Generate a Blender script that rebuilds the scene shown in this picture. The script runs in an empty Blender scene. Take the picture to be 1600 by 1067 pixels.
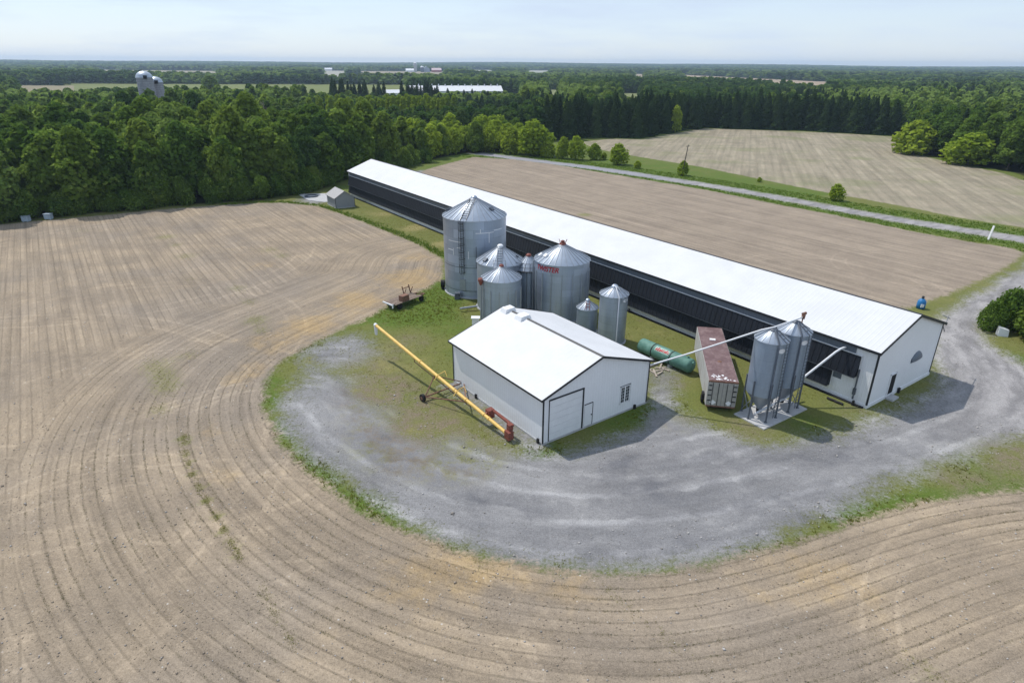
import bpy, math, random
import numpy as np
from mathutils import Vector, Matrix
R = math.radians
rng = np.random.default_rng(7)
random.seed(7)
SC = bpy.context.scene
COL = SC.collection

# ------------------------------------------------------------------ camera, sky, sun, exposure
CAM_H = 27.9746
cam = bpy.data.cameras.new('camera')
cam.sensor_width = 36.0
cam.lens = 36.0 * 993.43 / 1600.0
cam.clip_start = 0.5
cam.clip_end = 40000
co = bpy.data.objects.new('camera', cam)
COL.objects.link(co)
co.matrix_world = Matrix.Translation((0, 0, CAM_H)) @ Matrix.Rotation(math.pi/2 - 0.4124, 4, 'X') @ Matrix.Rotation(0.0065, 4, 'Z')
SC.camera = co

SUN_EL = R(57.5)
SUN_AZ = R(140.5)            # direction towards the sun, counter-clockwise from +X
sd = Vector((math.cos(SUN_EL)*math.cos(SUN_AZ), math.cos(SUN_EL)*math.sin(SUN_AZ), math.sin(SUN_EL)))
W = bpy.data.worlds.new('World')
SC.world = W
W.use_nodes = True
nt = W.node_tree
nt.nodes.clear()
wo = nt.nodes.new('ShaderNodeOutputWorld')
bg = nt.nodes.new('ShaderNodeBackground')
sky = nt.nodes.new('ShaderNodeTexSky')
sky.sky_type = 'NISHITA'
sky.sun_disc = False
sky.sun_elevation = SUN_EL
sky.sun_rotation = math.pi/2 - SUN_AZ
sky.altitude = 100
sky.air_density = 1.0
sky.dust_density = 0.4
sky.ozone_density = 1.3
bg.inputs['Strength'].default_value = 0.148
# thin high cloud veil mixed into the sky
tc = nt.nodes.new('ShaderNodeTexCoord')
mp = nt.nodes.new('ShaderNodeMapping')
mp.inputs['Scale'].default_value = (1.0, 1.0, 7.0)
nz = nt.nodes.new('ShaderNodeTexNoise')
nz.inputs['Scale'].default_value = 4.5
nz.inputs['Detail'].default_value = 6
nz.inputs['Roughness'].default_value = 0.55
mr = nt.nodes.new('ShaderNodeMapRange')
mr.inputs['From Min'].default_value = 0.45
mr.inputs['From Max'].default_value = 0.8
mr.inputs['To Min'].default_value = 0.68
mr.inputs['To Max'].default_value = 0.97
mx = nt.nodes.new('ShaderNodeMix')
mx.data_type = 'RGBA'
mx.inputs[7].default_value = (3.95, 4.65, 5.75, 1)
nt.links.new(tc.outputs['Generated'], mp.inputs['Vector'])
nt.links.new(mp.outputs['Vector'], nz.inputs['Vector'])
nt.links.new(nz.outputs['Fac'], mr.inputs['Value'])
nt.links.new(mr.outputs['Result'], mx.inputs[0])
nt.links.new(sky.outputs['Color'], mx.inputs[6])
nt.links.new(mx.outputs[2], bg.inputs['Color'])
nt.links.new(bg.outputs['Background'], wo.inputs['Surface'])

sun = bpy.data.lights.new('sun', 'SUN')
sun.energy = 3.35
sun.angle = R(0.5)
sun.color = (1.0, 0.955, 0.89)
so_ = bpy.data.objects.new('sun', sun)
COL.objects.link(so_)
so_.location = sd * 200
so_.rotation_euler = sd.to_track_quat('Z', 'Y').to_euler()

SC.view_settings.view_transform = 'Standard'
SC.view_settings.look = 'None'
SC.view_settings.exposure = 0.17
SC.view_settings.gamma = 1
SC.cycles.max_bounces = 5
SC.cycles.diffuse_bounces = 3
SC.cycles.glossy_bounces = 3
SC.cycles.transmission_bounces = 3
SC.cycles.volume_bounces = 0

# ------------------------------------------------------------------ helpers
def tag(o, label=None, cat=None, group=None, kind=None):
    if label: o['label'] = label
    if cat: o['category'] = cat
    if group: o['group'] = group
    if kind: o['kind'] = kind
    return o

def empty(name, loc=(0, 0, 0), rz=0.0, label=None, cat=None, group=None):
    o = bpy.data.objects.new(name, None)
    o.empty_display_size = 0.3
    o.location = loc
    o.rotation_euler = (0, 0, rz)
    COL.objects.link(o)
    return tag(o, label, cat, group)

def link(name, me, parent=None):
    o = bpy.data.objects.new(name, me)
    if parent: o.parent = parent
    COL.objects.link(o)
    return o

def mesh_np(name, V, F, mat=None, attrs=None, smooth=False):
    V = np.asarray(V, np.float32); F = np.asarray(F, np.int32)
    me = bpy.data.meshes.new(name)
    k = F.shape[1]
    me.vertices.add(len(V)); me.vertices.foreach_set('co', V.ravel())
    me.loops.add(F.size); me.loops.foreach_set('vertex_index', F.ravel())
    me.polygons.add(len(F)); me.polygons.foreach_set('loop_start', np.arange(0, F.size, k, dtype=np.int32))
    if smooth: me.polygons.foreach_set('use_smooth', np.ones(len(F), bool))
    me.update(calc_edges=True)
    for n, a in (attrs or {}).items():
        at = me.attributes.new(n, 'FLOAT', 'POINT'); at.data.foreach_set('value', np.asarray(a, np.float32))
    if mat: me.materials.append(mat)
    return me

class MB:
    def __init__(s): s.v = []; s.f = []; s.sm = []; s.uv = []
    def add(s, vs, fs, smooth=False, uvs=None):
        n = len(s.v); s.v += [tuple(v) for v in vs]
        for i, f in enumerate(fs):
            s.f.append([n+j for j in f]); s.sm.append(smooth)
            s.uv.append(uvs[i] if uvs else None)
        return s
    def box(s, x0, x1, y0, y1, z0, z1):
        return s.add([(x0,y0,z0),(x1,y0,z0),(x1,y1,z0),(x0,y1,z0),(x0,y0,z1),(x1,y0,z1),(x1,y1,z1),(x0,y1,z1)],
                     [(0,3,2,1),(4,5,6,7),(0,1,5,4),(1,2,6,5),(2,3,7,6),(3,0,4,7)])
    def hexa(s, p):   # 8 points, bottom 4 then top 4
        return s.add(p, [(0,3,2,1),(4,5,6,7),(0,1,5,4),(1,2,6,5),(2,3,7,6),(3,0,4,7)])
    def bar(s, a, b, w, h=None):
        a = Vector(a); b = Vector(b); h = h or w
        d = (b-a).normalized()
        up = Vector((0,0,1)) if abs(d.z) < .95 else Vector((1,0,0))
        u = d.cross(up).normalized()*w/2; v = u.normalized().cross(d).normalized()*h/2
        return s.hexa([a-u-v, a+u-v, a+u+v, a-u+v, b-u-v, b+u-v, b+u+v, b-u+v])
    def tube(s, path, r, n=10, caps=True):
        P = [Vector(p) for p in path]; rs = r if isinstance(r, (list, tuple)) else [r]*len(P)
        rings = []; prev = None
        for i, p in enumerate(P):
            d = (P[min(i+1, len(P)-1)] - P[max(i-1, 0)]).normalized()
            if prev is None:
                up = Vector((0,0,1)) if abs(d.z) < .95 else Vector((1,0,0))
                u = d.cross(up).normalized()
            else:
                u = (prev - d*prev.dot(d)).normalized()
            prev = u; w = d.cross(u)
            rings.append([p + (u*math.cos(t)+w*math.sin(t))*rs[i] for t in [2*math.pi*k/n for k in range(n)]])
        vs = [q for rg in rings for q in rg]; fs = []
        for i in range(len(P)-1):
            for k in range(n):
                k2 = (k+1) % n
                fs.append((i*n+k, i*n+k2, (i+1)*n+k2, (i+1)*n+k))
        s.add(vs, fs, True)
        if caps:
            s.add(rings[0], [tuple(range(n))[::-1]]); s.add(rings[-1], [tuple(range(n))])
        return s
    def lathe(s, prof, n=40, c=(0,0), a0=0.0, a1=2*math.pi, smooth=True):
        full = abs(a1-a0-2*math.pi) < 1e-6
        m = n if full else n+1
        vs = []
        for r, z in prof:
            for k in range(m):
                t = a0+(a1-a0)*k/n
                vs.append((c[0]+r*math.cos(t), c[1]+r*math.sin(t), z))
        fs = []; uvs = []
        for i in range(len(prof)-1):
            for k in range(n):
                k2 = (k+1) % m
                fs.append((i*m+k, i*m+k2, (i+1)*m+k2, (i+1)*m+k))
                rr = max(prof[i][0], prof[i+1][0]); u0 = (a0+(a1-a0)*k/n)*rr; u1 = (a0+(a1-a0)*(k+1)/n)*rr
                uvs.append([(u0, prof[i][1]), (u1, prof[i][1]), (u1, prof[i+1][1]), (u0, prof[i+1][1])])
        return s.add(vs, fs, smooth, uvs)
    def mesh(s, name, mat):
        me = bpy.data.meshes.new(name)
        me.from_pydata(s.v, [], s.f)
        me.polygons.foreach_set('use_smooth', s.sm)
        if any(u for u in s.uv):
            uv = me.uv_layers.new(name='UVMap'); i = 0
            for pi, p in enumerate(me.polygons):
                for k in range(p.loop_total):
                    if s.uv[pi]: uv.data[p.loop_start+k].uv = s.uv[pi][k]
        me.update()
        for m in (mat if isinstance(mat, list) else [mat]): me.materials.append(m)
        return me
    def build(s, name, mat, parent=None):
        return link(name, s.mesh(name, mat), parent)

# node helper
class N:
    def __init__(s, name):
        s.m = bpy.data.materials.new(name); s.m.use_nodes = True
        s.t = s.m.node_tree; s.t.nodes.clear()
        s.out = s.t.nodes.new('ShaderNodeOutputMaterial')
    def n(s, t, **kw):
        o = s.t.nodes.new('ShaderNode'+t)
        for k, v in kw.items(): setattr(o, k, v)
        return o
    def put(s, sock, v):
        if isinstance(v, bpy.types.NodeSocket): s.t.links.new(v, sock)
        elif isinstance(v, (tuple, list)) and sock.type == 'RGBA': sock.default_value = tuple(v)+(1,) if len(v) == 3 else tuple(v)
        else: sock.default_value = v
    def math(s, op, a, b=0.0, c=None, clamp=False):
        o = s.n('Math', operation=op); o.use_clamp = clamp
        s.put(o.inputs[0], a); s.put(o.inputs[1], b)
        if c is not None: s.put(o.inputs[2], c)
        return o.outputs[0]
    def add(s, *a):
        r = a[0]
        for b in a[1:]: r = s.math('ADD', r, b)
        return r
    def mul(s, *a):
        r = a[0]
        for b in a[1:]: r = s.math('MULTIPLY', r, b)
        return r
    def sub(s, a, b): return s.math('SUBTRACT', a, b)
    def ss(s, v, lo, hi, a=0.0, b=1.0):
        o = s.n('MapRange', interpolation_type='SMOOTHSTEP')
        s.put(o.inputs[0], v); s.put(o.inputs[1], lo); s.put(o.inputs[2], hi); s.put(o.inputs[3], a); s.put(o.inputs[4], b)
        return o.outputs[0]
    def lin(s, v, lo, hi, a=0.0, b=1.0):
        o = s.n('MapRange'); s.put(o.inputs[0], v); s.put(o.inputs[1], lo); s.put(o.inputs[2], hi); s.put(o.inputs[3], a); s.put(o.inputs[4], b)
        return o.outputs[0]
    def noise(s, vec, scale, detail=3.0, rough=0.55, dist=0.0):
        o = s.n('TexNoise')
        if vec is not None: s.put(o.inputs['Vector'], vec)
        o.inputs['Scale'].default_value = scale; o.inputs['Detail'].default_value = detail
        o.inputs['Roughness'].default_value = rough; o.inputs['Distortion'].default_value = dist
        return o.outputs['Fac']
    def attr(s, name):
        o = s.n('Attribute', attribute_name=name); return o.outputs['Fac']
    def pos(s): return s.n('NewGeometry').outputs['Position']
    def obj(s): return s.n('TexCoord').outputs['Object']
    def uv(s): return s.n('TexCoord').outputs['UV']
    def sep(s, v):
        o = s.n('SeparateXYZ'); s.put(o.inputs[0], v); return o.outputs
    def comb(s, x, y, z):
        o = s.n('CombineXYZ'); s.put(o.inputs[0], x); s.put(o.inputs[1], y); s.put(o.inputs[2], z); return o.outputs[0]
    def mix(s, f, a, b):
        o = s.n('Mix', data_type='RGBA'); s.put(o.inputs[0], f); s.put(o.inputs[6], a); s.put(o.inputs[7], b); return o.outputs[2]
    def vscale(s, v, sc):
        o = s.n('Mapping'); s.put(o.inputs['Vector'], v); o.inputs['Scale'].default_value = sc; return o.outputs[0]
    def scalec(s, c, f):
        o = s.n('Mix', data_type='RGBA', blend_type='MULTIPLY'); o.inputs[0].default_value = 1.0
        s.put(o.inputs[6], c); s.put(o.inputs[7], s.comb(f, f, f)); return o.outputs[2]
    def rnd(s): return s.n('ObjectInfo').outputs['Random']
    def bump(s, h, strength, dist=0.05):
        o = s.n('Bump'); s.put(o.inputs['Height'], h); o.inputs['Strength'].default_value = strength; o.inputs['Distance'].default_value = dist
        return o.outputs[0]
    def bsdf(s, col, rough=0.8, metal=0.0, spec=0.3, nrm=None):
        o = s.n('BsdfPrincipled')
        s.put(o.inputs['Base Color'], col); s.put(o.inputs['Roughness'], rough); s.put(o.inputs['Metallic'], metal)
        o.inputs['Specular IOR Level'].default_value = spec
        if nrm is not None: s.put(o.inputs['Normal'], nrm)
        s.t.links.new(o.outputs[0], s.out.inputs['Surface'])
        return s.m

def plain(name, col, rough=0.6, metal=0.0, var=0.25, scale=3.0, spec=0.3):
    k = N(name); n1 = k.noise(k.obj(), scale, 4, .6)
    c = k.scalec(col, k.lin(n1, .25, .75, 1-var, 1+var))
    return k.bsdf(c, rough, metal, spec)

M = {}
M['white_paint'] = plain('white_paint', (.72, .73, .74), .5, 0, .06, 1.2)
M['dark_trim'] = plain('dark_trim', (.025, .028, .033), .5, 0, .2)
M['concrete'] = plain('concrete', (.42, .42, .42), .9, 0, .18, 1.5)
M['black'] = plain('black_rubber', (.015, .015, .016), .7)
M['glass'] = plain('window_glass', (.02, .03, .035), .1, 0, .1, 1, .6)
M['red_paint'] = plain('faded_red_paint', (.20, .062, .045), .6, 0, .4, 5)
M['yellow_paint'] = plain('yellow_paint', (.72, .47, .13), .5, 0, .15, 2)
M['rust'] = plain('rusty_steel', (.19, .10, .07), .8, 0, .5, 5)
M['grey_steel'] = plain('grey_steel', (.11, .125, .15), .5, .3, .25, 3)
M['pipe'] = plain('pale_pipe', (.66, .67, .69), .4, 0, .08, 2)
M['red_letters'] = plain('red_letters', (.42, .015, .025), .5, 0, .1)
M['blue_plastic'] = plain('blue_plastic', (.02, .16, .38), .4, 0, .15)
M['wood_grey'] = plain('weathered_wood', (.34, .29, .24), .9, 0, .35, 6)
M['decal_white'] = plain('white_plate', (.75, .75, .76), .5, 0, .06)
M['bark'] = plain('bark', (.10, .085, .07), .95, 0, .35, 4)
M['orange_plastic'] = plain('orange_plastic', (.5, .12, .03), .5)

def metal_siding(name, col, axis, pitch, depth=.02, var=.05, rough=.45, metal=0.0, dark=0.12):
    k = N(name); o = k.obj(); x = k.sep(o)[axis]
    fr = k.math('FRACT', k.math('DIVIDE', x, pitch))
    tri = k.math('ABSOLUTE', k.sub(fr, .5))
    rib = k.ss(tri, .33, .45)
    n1 = k.noise(o, .35, 4, .6); n2 = k.noise(o, 3, 3, .6)
    c = k.scalec(col, k.add(k.lin(n1, .25, .75, 1-var, 1+var*.6), k.mul(k.sub(n2, .5), var), k.mul(k.ss(tri, .02, .07), 0.0)))
    seam = k.ss(tri, .06, .0)
    c = k.scalec(c, k.sub(1.0, k.mul(seam, dark)))
    return k.bsdf(c, rough, metal, .35, k.bump(rib, .8, depth))
M['white_siding'] = metal_siding('white_ribbed_siding', (.79, .80, .815), 0, .3, .018)
M['white_siding_gable'] = metal_siding('white_ribbed_gable', (.79, .80, .815), 1, .3, .02)
M['white_roof'] = metal_siding('white_ribbed_roof', (.60, .605, .615), 0, .45, .012, .08, .5, 0, .035)
M['grey_siding'] = metal_siding('slate_grey_siding', (.135, .16, .195), 0, .3, .04, .12)
M['curtain'] = metal_siding('black_ribbed_awning', (.008, .011, .018), 0, .62, .12, .25, .6, 0, -.5)

def galvanised(name, base=(.385, .44, .52), bw=2.75, rh=.81, var=.22, rough=.38):
    k = N(name); u = k.uv(); s = k.sep(u)
    b = k.n('TexBrick'); b.offset = .5
    k.put(b.inputs['Vector'], u)
    b.inputs['Color1'].default_value = (.25, .25, .25, 1); b.inputs['Color2'].default_value = (.8, .8, .8, 1)
    b.inputs['Mortar'].default_value = (0.05, .05, .05, 1)
    b.inputs['Scale'].default_value = 1; b.inputs['Mortar Size'].default_value = .018; b.inputs['Mortar Smooth'].default_value = .4
    b.inputs['Brick Width'].default_value = bw; b.inputs['Row Height'].default_value = rh
    pv = k.sep(b.outputs['Color'])[0]
    n1 = k.noise(k.obj(), .5, 4, .6); n2 = k.noise(k.vscale(k.obj(), (6, 6, .35)), 1.0, 3, .6)
    f = k.add(k.lin(pv, 0, 1, 1-var, 1+var*.55), k.mul(k.sub(n1, .5), .30), k.mul(k.sub(n2, .5), .18))
    c = k.scalec(base, f)
    wav = k.math('SINE', k.mul(s[1], 2*math.pi/.12))
    return k.bsdf(c, k.lin(n1, .3, .7, rough-.06, rough+.1), .62, .4, k.bump(wav, .35, .02))
M['galv'] = galvanised('galvanised_steel')
M['galv_patched'] = galvanised('patched_galvanised_steel', (.36, .415, .50), 2.75, 1.12, .36)
M['galv_dull'] = galvanised('dull_galvanised_steel', (.31, .37, .455), 2.75, 1.12, .12, .45)
k = N('galvanised_roof'); n1 = k.noise(k.obj(), .8, 4, .6)
M['galv_roof'] = k.bsdf(k.scalec((.43, .475, .535), k.lin(n1, .25, .75, .82, 1.12)), .42, .5, .4)
M['galv_seam'] = plain('galvanised_seam', (.33, .36, .40), .45, .5, .1)

# ------------------------------------------------------------------ ground plan (world metres)
def sd_poly(P, poly, closed=True):
    """signed distance, positive inside; for an open line, plain distance"""
    A = np.array(poly, float); B = np.roll(A, -1, 0)
    if not closed: A, B = A[:-1], B[:-1]
    D = np.full(len(P), 1e9); ins = np.zeros(len(P), bool)
    for a, b in zip(A, B):
        e = b-a; w = P-a
        t = np.clip((w@e)/max(e@e, 1e-9), 0, 1)
        q = w-t[:, None]*e
        D = np.minimum(D, np.hypot(q[:, 0], q[:, 1]))
        c = ((a[1] <= P[:, 1]) & (b[1] > P[:, 1])) | ((b[1] <= P[:, 1]) & (a[1] > P[:, 1]))
        with np.errstate(divide='ignore', invalid='ignore'):
            xi = a[0]+(P[:, 1]-a[1])/(b[1]-a[1] if b[1] != a[1] else 1e-9)*(b[0]-a[0])
        ins ^= c & (P[:, 0] < xi)
    return np.where(ins, D, -D) if closed else D

def smooth_line(pts, it=2):
    P = np.array(pts, float)
    for _ in range(it):
        Q = [P[0]]
        for a, b in zip(P[:-1], P[1:]): Q += [a*.75+b*.25, a*.25+b*.75]
        Q.append(P[-1]); P = np.array(Q)
    return P

YARD_EDGE = smooth_line([(-10.4,94.6),(-9.9,84.6),(-13.5,78.2),(-18.1,69.4),(-22,62.5),(-23.7,57.4),(-23.1,52.2),(-21.2,47.6),(-18.3,43.1),(-14.5,38.8),(-10.4,35.2),(-6.5,32.7),
             (-1.9,30.6),(2,29.7),(5.5,29.3),(9.3,29.5),(14,30.8),(17.7,32.1),(23.8,34.6),(30.3,36.7),(37,37.9),(50,41),(80,46),(200,60)])
WOOD_EDGE = [(-160,75),(-96,115.5),(-91,119),(-82.7,123.5),(-73,130),(-62,135),(-55,137.5),(-50,138),(-41,134.5),(-31.6,124),(-23.4,114),(-16.3,105)]
FIELD_L = np.array(WOOD_EDGE + [tuple(p) for p in YARD_EDGE] + [(200,-80),(-300,-80),(-300,20)])
FIELD_B = np.array([(-21,195),(-13,213),(0,207.5),(11.4,198),(34,172),(47,156.5),(57,141),(65.7,129),(72.5,117.5),(77.7,110.5),(84,104),(83,100.5),(78.5,96.3),(67,86.7),(60,81.8),(53,77),(47,74),(38.5,67.5),(-25,155),(-27,165),(-25,185)])
FIELD_F = np.array([(97,119),(90,127.5),(84,140),(76,152.5),(67,170.5),(56.5,193.5),(41.5,215.5),(32,232),(25,257),(40,270),(52,268),(64,284),(75,298),(90,318),(112,312),(132,306),(150,296),(164,284),(148,250),(139,230),(138,206),(140,187),(136,171),(165,140),(210,110),(170,85),(130,90),(110,106)])
ROAD = smooth_line([(-60,275),(-30,240),(-8,218),(11,201.5),(22.3,192.3),(35,179),(48.5,163.8),(59.5,149.7),(68.4,136.4),(76,125.4),(83.7,117.6),(90,110),(110,88),(140,55),(180,20)], 2)
GRAVEL = np.array([(-20.8,56.3),(-20.5,51),(-18.3,45.5),(-14.6,40.9),(-10.9,37.1),(-6.8,34.6),(-3.2,32.4),(.1,31.1),(4,30.4),(7.9,30.2),(11.2,30.9),(14.4,32),(19.5,34.5),(28.2,38.5),(34.2,40.8),(41.7,44.3),(60,52),
    (60,56),(52.4,57.5),(52.3,63.7),(54.6,68.3),(58.5,73.5),(63.8,78.2),(69.6,82.1),(95,99),(92,104),(84,99),(77.3,92.8),(65.6,83.6),(54.6,74.5),(49,69.5),(45,62),(43.5,58.5),(42,55.5),(39,52.4),(34.7,49.8),(30.6,47.6),(26.8,45.6),(22.8,43.9),(19.7,43.8),(16.7,45.9),(14.6,48),(14.9,52.5),(16.2,55.7),(15.5,57.6),(14,56.2),(12.6,50),(10.5,46.2),(8,44.3),(5.2,42.6),
    (2.6,41.9),(.3,42.2),(-1.5,43.4),(-5.4,46.6),(-8.6,49.4),(-12.6,54.2),(-15.8,57.2),(-19,59)])
BARN_O = np.array([31.55, 49.56]); BARN_YAW = 2.1882; BARN_L, BARN_W, BARN_HE, BARN_HP = 118.5, 11.8, 5.57, 7.73
BA = np.array([math.cos(BARN_YAW), math.sin(BARN_YAW)]); BB = np.array([BA[1], -BA[0]])

def vnoise(P, s, seed):
    """cheap smooth value noise for layout"""
    r = np.random.default_rng(seed).random((64, 64))
    x = P[:, 0]/s; y = P[:, 1]/s
    xi = np.floor(x).astype(int); yi = np.floor(y).astype(int); fx = x-xi; fy = y-yi
    fx = fx*fx*(3-2*fx); fy = fy*fy*(3-2*fy)
    g = lambda a, b: r[a % 64, b % 64]
    return (g(xi, yi)*(1-fx)+g(xi+1, yi)*fx)*(1-fy)+(g(xi, yi+1)*(1-fx)+g(xi+1, yi+1)*fx)*fy

def blobs(P, pts):
    o = np.zeros(len(P))
    for x, y, r, a in pts: o += a*np.exp(-((P[:, 0]-x)**2+(P[:, 1]-y)**2)/(r*r))
    return o
LUSH = [(-11.2,74.4,4,.9),(-9.5,80,3.5,.9),(-13.5,71,4,.7),(-4.5,61,3,.5),(-6,68,5,.5),(-3,63,2,.6),(-14.8,87.4,3,-.3),(-23,54,2,.35),(-22.5,50,2,.45),(-10.5,35.0,3,.5),(-15,39.2,2.5,.4),(-19,44,2,.3),(2.6,42.4,1.6,1.0),(9.3,46.9,2.5,.7),(12.2,48.6,2.2,.8),(17.1,51,2.5,.35),(23.8,34.6,3,.4),(36,39.2,6,.3),(29,36.4,3,.25),
        (24.7,46.2,2.6,.4),(-30,122,3,.5),(-24,113.5,3,.5),(-17,105,3,.5),(-12,97,2.5,.6),(-39,134,3,.5),(10,74,5,-.15),(16,66,5,-.1),(20,60,4,.15),(-26,128,3,-.5),(-18,116,3,-.6),(-11,105,3,-.6),(-6,97,3,-.4),(29.8,50.5,2.5,.35),(53.5,60,2,.5),
        (-10,62,4,-.3),(-13,56,4,-.2),(-8,52,3,.2)]
WEED_LINE = smooth_line([(-26.6,44.2),(-25.6,42.1),(-24.4,40.2),(-22.9,38.2),(-21.4,36.3),(-19.6,34.1),(-18.2,32.4),(-16.8,30.6)], 2)
WEED = [(x, y, .55, .9) for x, y in WEED_LINE[::3]]+[(-36,57.5,2.2,.5),(-33.8,55.2,2,.5),(-32.2,52.6,2.0,.55),(-30.8,48.5,1.6,.5),(-33.5,60,1.6,.4),(-37.1,81.3,2,.5),(-33.5,76,1.6,.5),(-30.3,69.8,2.2,.6),(-28.5,66.5,1.5,.5),(-60.2,108.3,2.4,.6),(-56,103,1.8,.5),(-51.2,96.5,2.6,.5),(-39.6,100.5,2.4,.5),(-36.3,96.9,2,.5),(-77.2,112.5,2.5,.4),(-14,27.4,.7,.4),(-13,26.1,.7,.45),(-11.6,24.4,.6,.5),(6,27.6,1.3,.3),(21.1,22.7,1.6,.4),(-1.9,30.2,1.2,.4),(8.5,24.4,1,.3),(-45,85,2,.3),(-10,87.5,1.5,.3),(14.5,128,1.8,.9)]
ORANGE = [(-16.6,87.4,4,.8),(-19.7,76.6,4,1.3),(-23.7,67.9,3.6,1.3),(-13.5,84,3.5,1.1),(-26,62,3,.8),(-25.8,56,2.5,.8),(-15.5,97,3.5,.7),(-25.2,45,2,.6),(-1.9,29.8,3,.8),(-6,28.6,3,.8),(3.1,28.5,2.5,.7),(-21.3,38.8,2,.5),(18.5,29.3,3,.6),(-29,64,2,.5),(-33,60,2,.3),(-13,90,3,.6),(-45,100,4,.25),(-37,92,3,.5),(14,27,2,.4)]

# --- land material shared by ground, fields, gravel and road, so that edges run into one another
def land_material():
    k = N('land'); P = k.pos(); xyz = k.sep(P)
    dF = k.attr('dfield'); dG = k.attr('dgrav'); dR = k.attr('droad'); lush = k.attr('lush'); weed = k.attr('weed'); org = k.attr('orange'); tint = k.attr('tint')
    rowh = k.attr('rowh'); rows = k.attr('rows'); wood = k.attr('wood'); flow = k.attr('flow')
    n0 = k.noise(P, .045, 3); n1 = k.noise(P, .16, 4, .6); n2 = k.noise(P, .7, 4, .6); n3 = k.noise(P, 3.2, 4, .65); n4 = k.noise(P, 14, 3, .7)
    # --- soil
    useh = k.ss(k.add(rowh, k.mul(k.sub(n1, .5), 16)), 21, 17)
    wob = k.mul(k.sub(n2, .5), .22)
    rc = k.add(k.mul(rowh, useh), k.mul(rows, k.sub(1.0, useh)))
    sp = .82
    n6 = k.noise(P, 3.8, 2, .5, .6)
    n5 = k.noise(P, 6.5, 4, .75)
    fr = k.math('FRACT', k.math('DIVIDE', k.add(rowh, wob), sp))
    fs = k.math('FRACT', k.math('DIVIDE', k.add(rows, wob), sp))
    st_h = k.noise(k.comb(k.mul(rowh, 1.15), k.mul(xyz[0], .045), k.mul(xyz[1], .045)), 1.0, 4, .65)
    st_s = k.noise(k.comb(k.mul(rows, 1.15), k.mul(xyz[0], .03), k.mul(xyz[1], .03)), 1.0, 4, .65)
    streak = k.sub(k.add(k.mul(st_h, useh), k.mul(st_s, k.sub(1.0, useh))), .5)
    lh = k.ss(k.math('ABSOLUTE', k.sub(fr, .5)), .12, .03); ls = k.ss(k.math('ABSOLUTE', k.sub(fs, .5)), k.add(.14, k.mul(k.ss(tint, .6, .95), .14)), .03)
    isf = k.ss(tint, .6, .95)
    gate = k.math('MAXIMUM', k.ss(n5, .36, .62), k.mul(isf, .9)); gate1 = k.math('MAXIMUM', k.ss(n1, .32, .66), k.mul(isf, .75))
    line = k.mul(k.add(k.mul(lh, useh), k.mul(ls, k.sub(1.0, useh))), k.lin(gate, 0, 1, .12, 1), k.lin(gate1, 0, 1, .3, 1))
    # broader wheelings every six rows
    fb = k.math('FRACT', k.math('DIVIDE', k.add(rowh, k.mul(wob, 1.5)), sp*4)); fb2 = k.math('FRACT', k.math('DIVIDE', k.add(rows, k.mul(wob, 1.5)), sp*5))
    tr = lambda f: k.add(k.ss(k.math('ABSOLUTE', k.sub(f, .36)), .07, .02), k.ss(k.math('ABSOLUTE', k.sub(f, .66)), .07, .02))
    trk = k.mul(k.add(k.mul(tr(fb), useh), k.mul(tr(fb2), k.sub(1.0, useh))), k.ss(n1, .35, .7))
    # turning arcs of wheel marks
    arcs = None
    for cx, cy, rad, w, a0, wd in [(-33,47,14.5,.30,0,9),(-33,47,16.6,.30,0,9),(-21.5,43,9.5,.28,0,9),(-21.5,43,11.3,.28,0,9),(-52,36,33,.35,0,9),(-52,36,35.2,.35,0,9),(-7,20,9,.25,0,5),(-7,20,10.9,.25,0,5),(60,92,9,.3,0,9),(60,92,11,.3,0,9),(45,86,12,.3,0,9),(45,86,14,.3,0,9),(-20,17,22,.28,0,8),(-20,17,24,.28,0,8),(-45,62,20,.3,0,8),(-45,62,22,.3,0,8),(-28,33,7,.25,0,5),(-28,33,8.8,.25,0,5),(-60,95,26,.35,0,5),(-60,95,28.2,.35,0,5),(-12,12,16.5,.25,0,5),(-12,12,18.3,.25,0,5),(34,20,14,.25,0,5),(34,20,15.8,.25,0,5)]:
        dx = k.sub(xyz[0], cx); dy = k.sub(xyz[1], cy)
        d = k.math('SQRT', k.add(k.mul(dx, dx), k.mul(dy, dy)))
        a = k.ss(k.math('ABSOLUTE', k.sub(d, k.add(rad, k.mul(k.sub(n2, .5), .5)))), w*.95, w*.3)
        arcs = a if arcs is None else k.math('MAXIMUM', arcs, a)
    arcs = k.mul(arcs, k.ss(n1, .36, .6), k.lin(n3, .3, .7, .4, 1))
    soil = k.mix(k.ss(n1, .3, .72), (.238, .192, .142), (.320, .254, .180))
    soil = k.mix(k.mul(k.ss(n0, .42, .62), .5), soil, (.224, .192, .160))
    soilB = k.mix(k.ss(n1, .3, .7), (.240, .195, .150), (.280, .228, .174))
    soilF = k.mix(k.ss(n1, .3, .7), (.245, .216, .155), (.295, .252, .185))
    soil = k.mix(k.ss(tint, .2, .5), soil, soilB)
    soil = k.mix(k.ss(tint, .6, .95), soil, soilF)
    soil = k.mix(k.mul(k.ss(k.add(k.mul(org, .8), k.mul(k.sub(n2, .5), 1.2), k.mul(k.sub(n1, .5), 1.2)), .15, 1.1), .7), soil, (.345, .240, .115))
    clod = k.add(k.mul(k.sub(n3, .5), .6), k.mul(k.sub(n4, .5), 1.3), k.mul(k.sub(n5, .5), .95), k.mul(k.sub(n2, .5), .3))
    soil = k.scalec(soil, k.add(1.0, clod, k.mul(trk, .15), k.mul(streak, 1.05), k.mul(arcs, .24)))
    lstr = k.add(k.mul(k.ss(tint, .2, .45), -.34), k.mul(k.ss(tint, .6, .95), .11), .35)
    soil = k.scalec(soil, k.sub(1.0, k.mul(line, lstr)))
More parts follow.
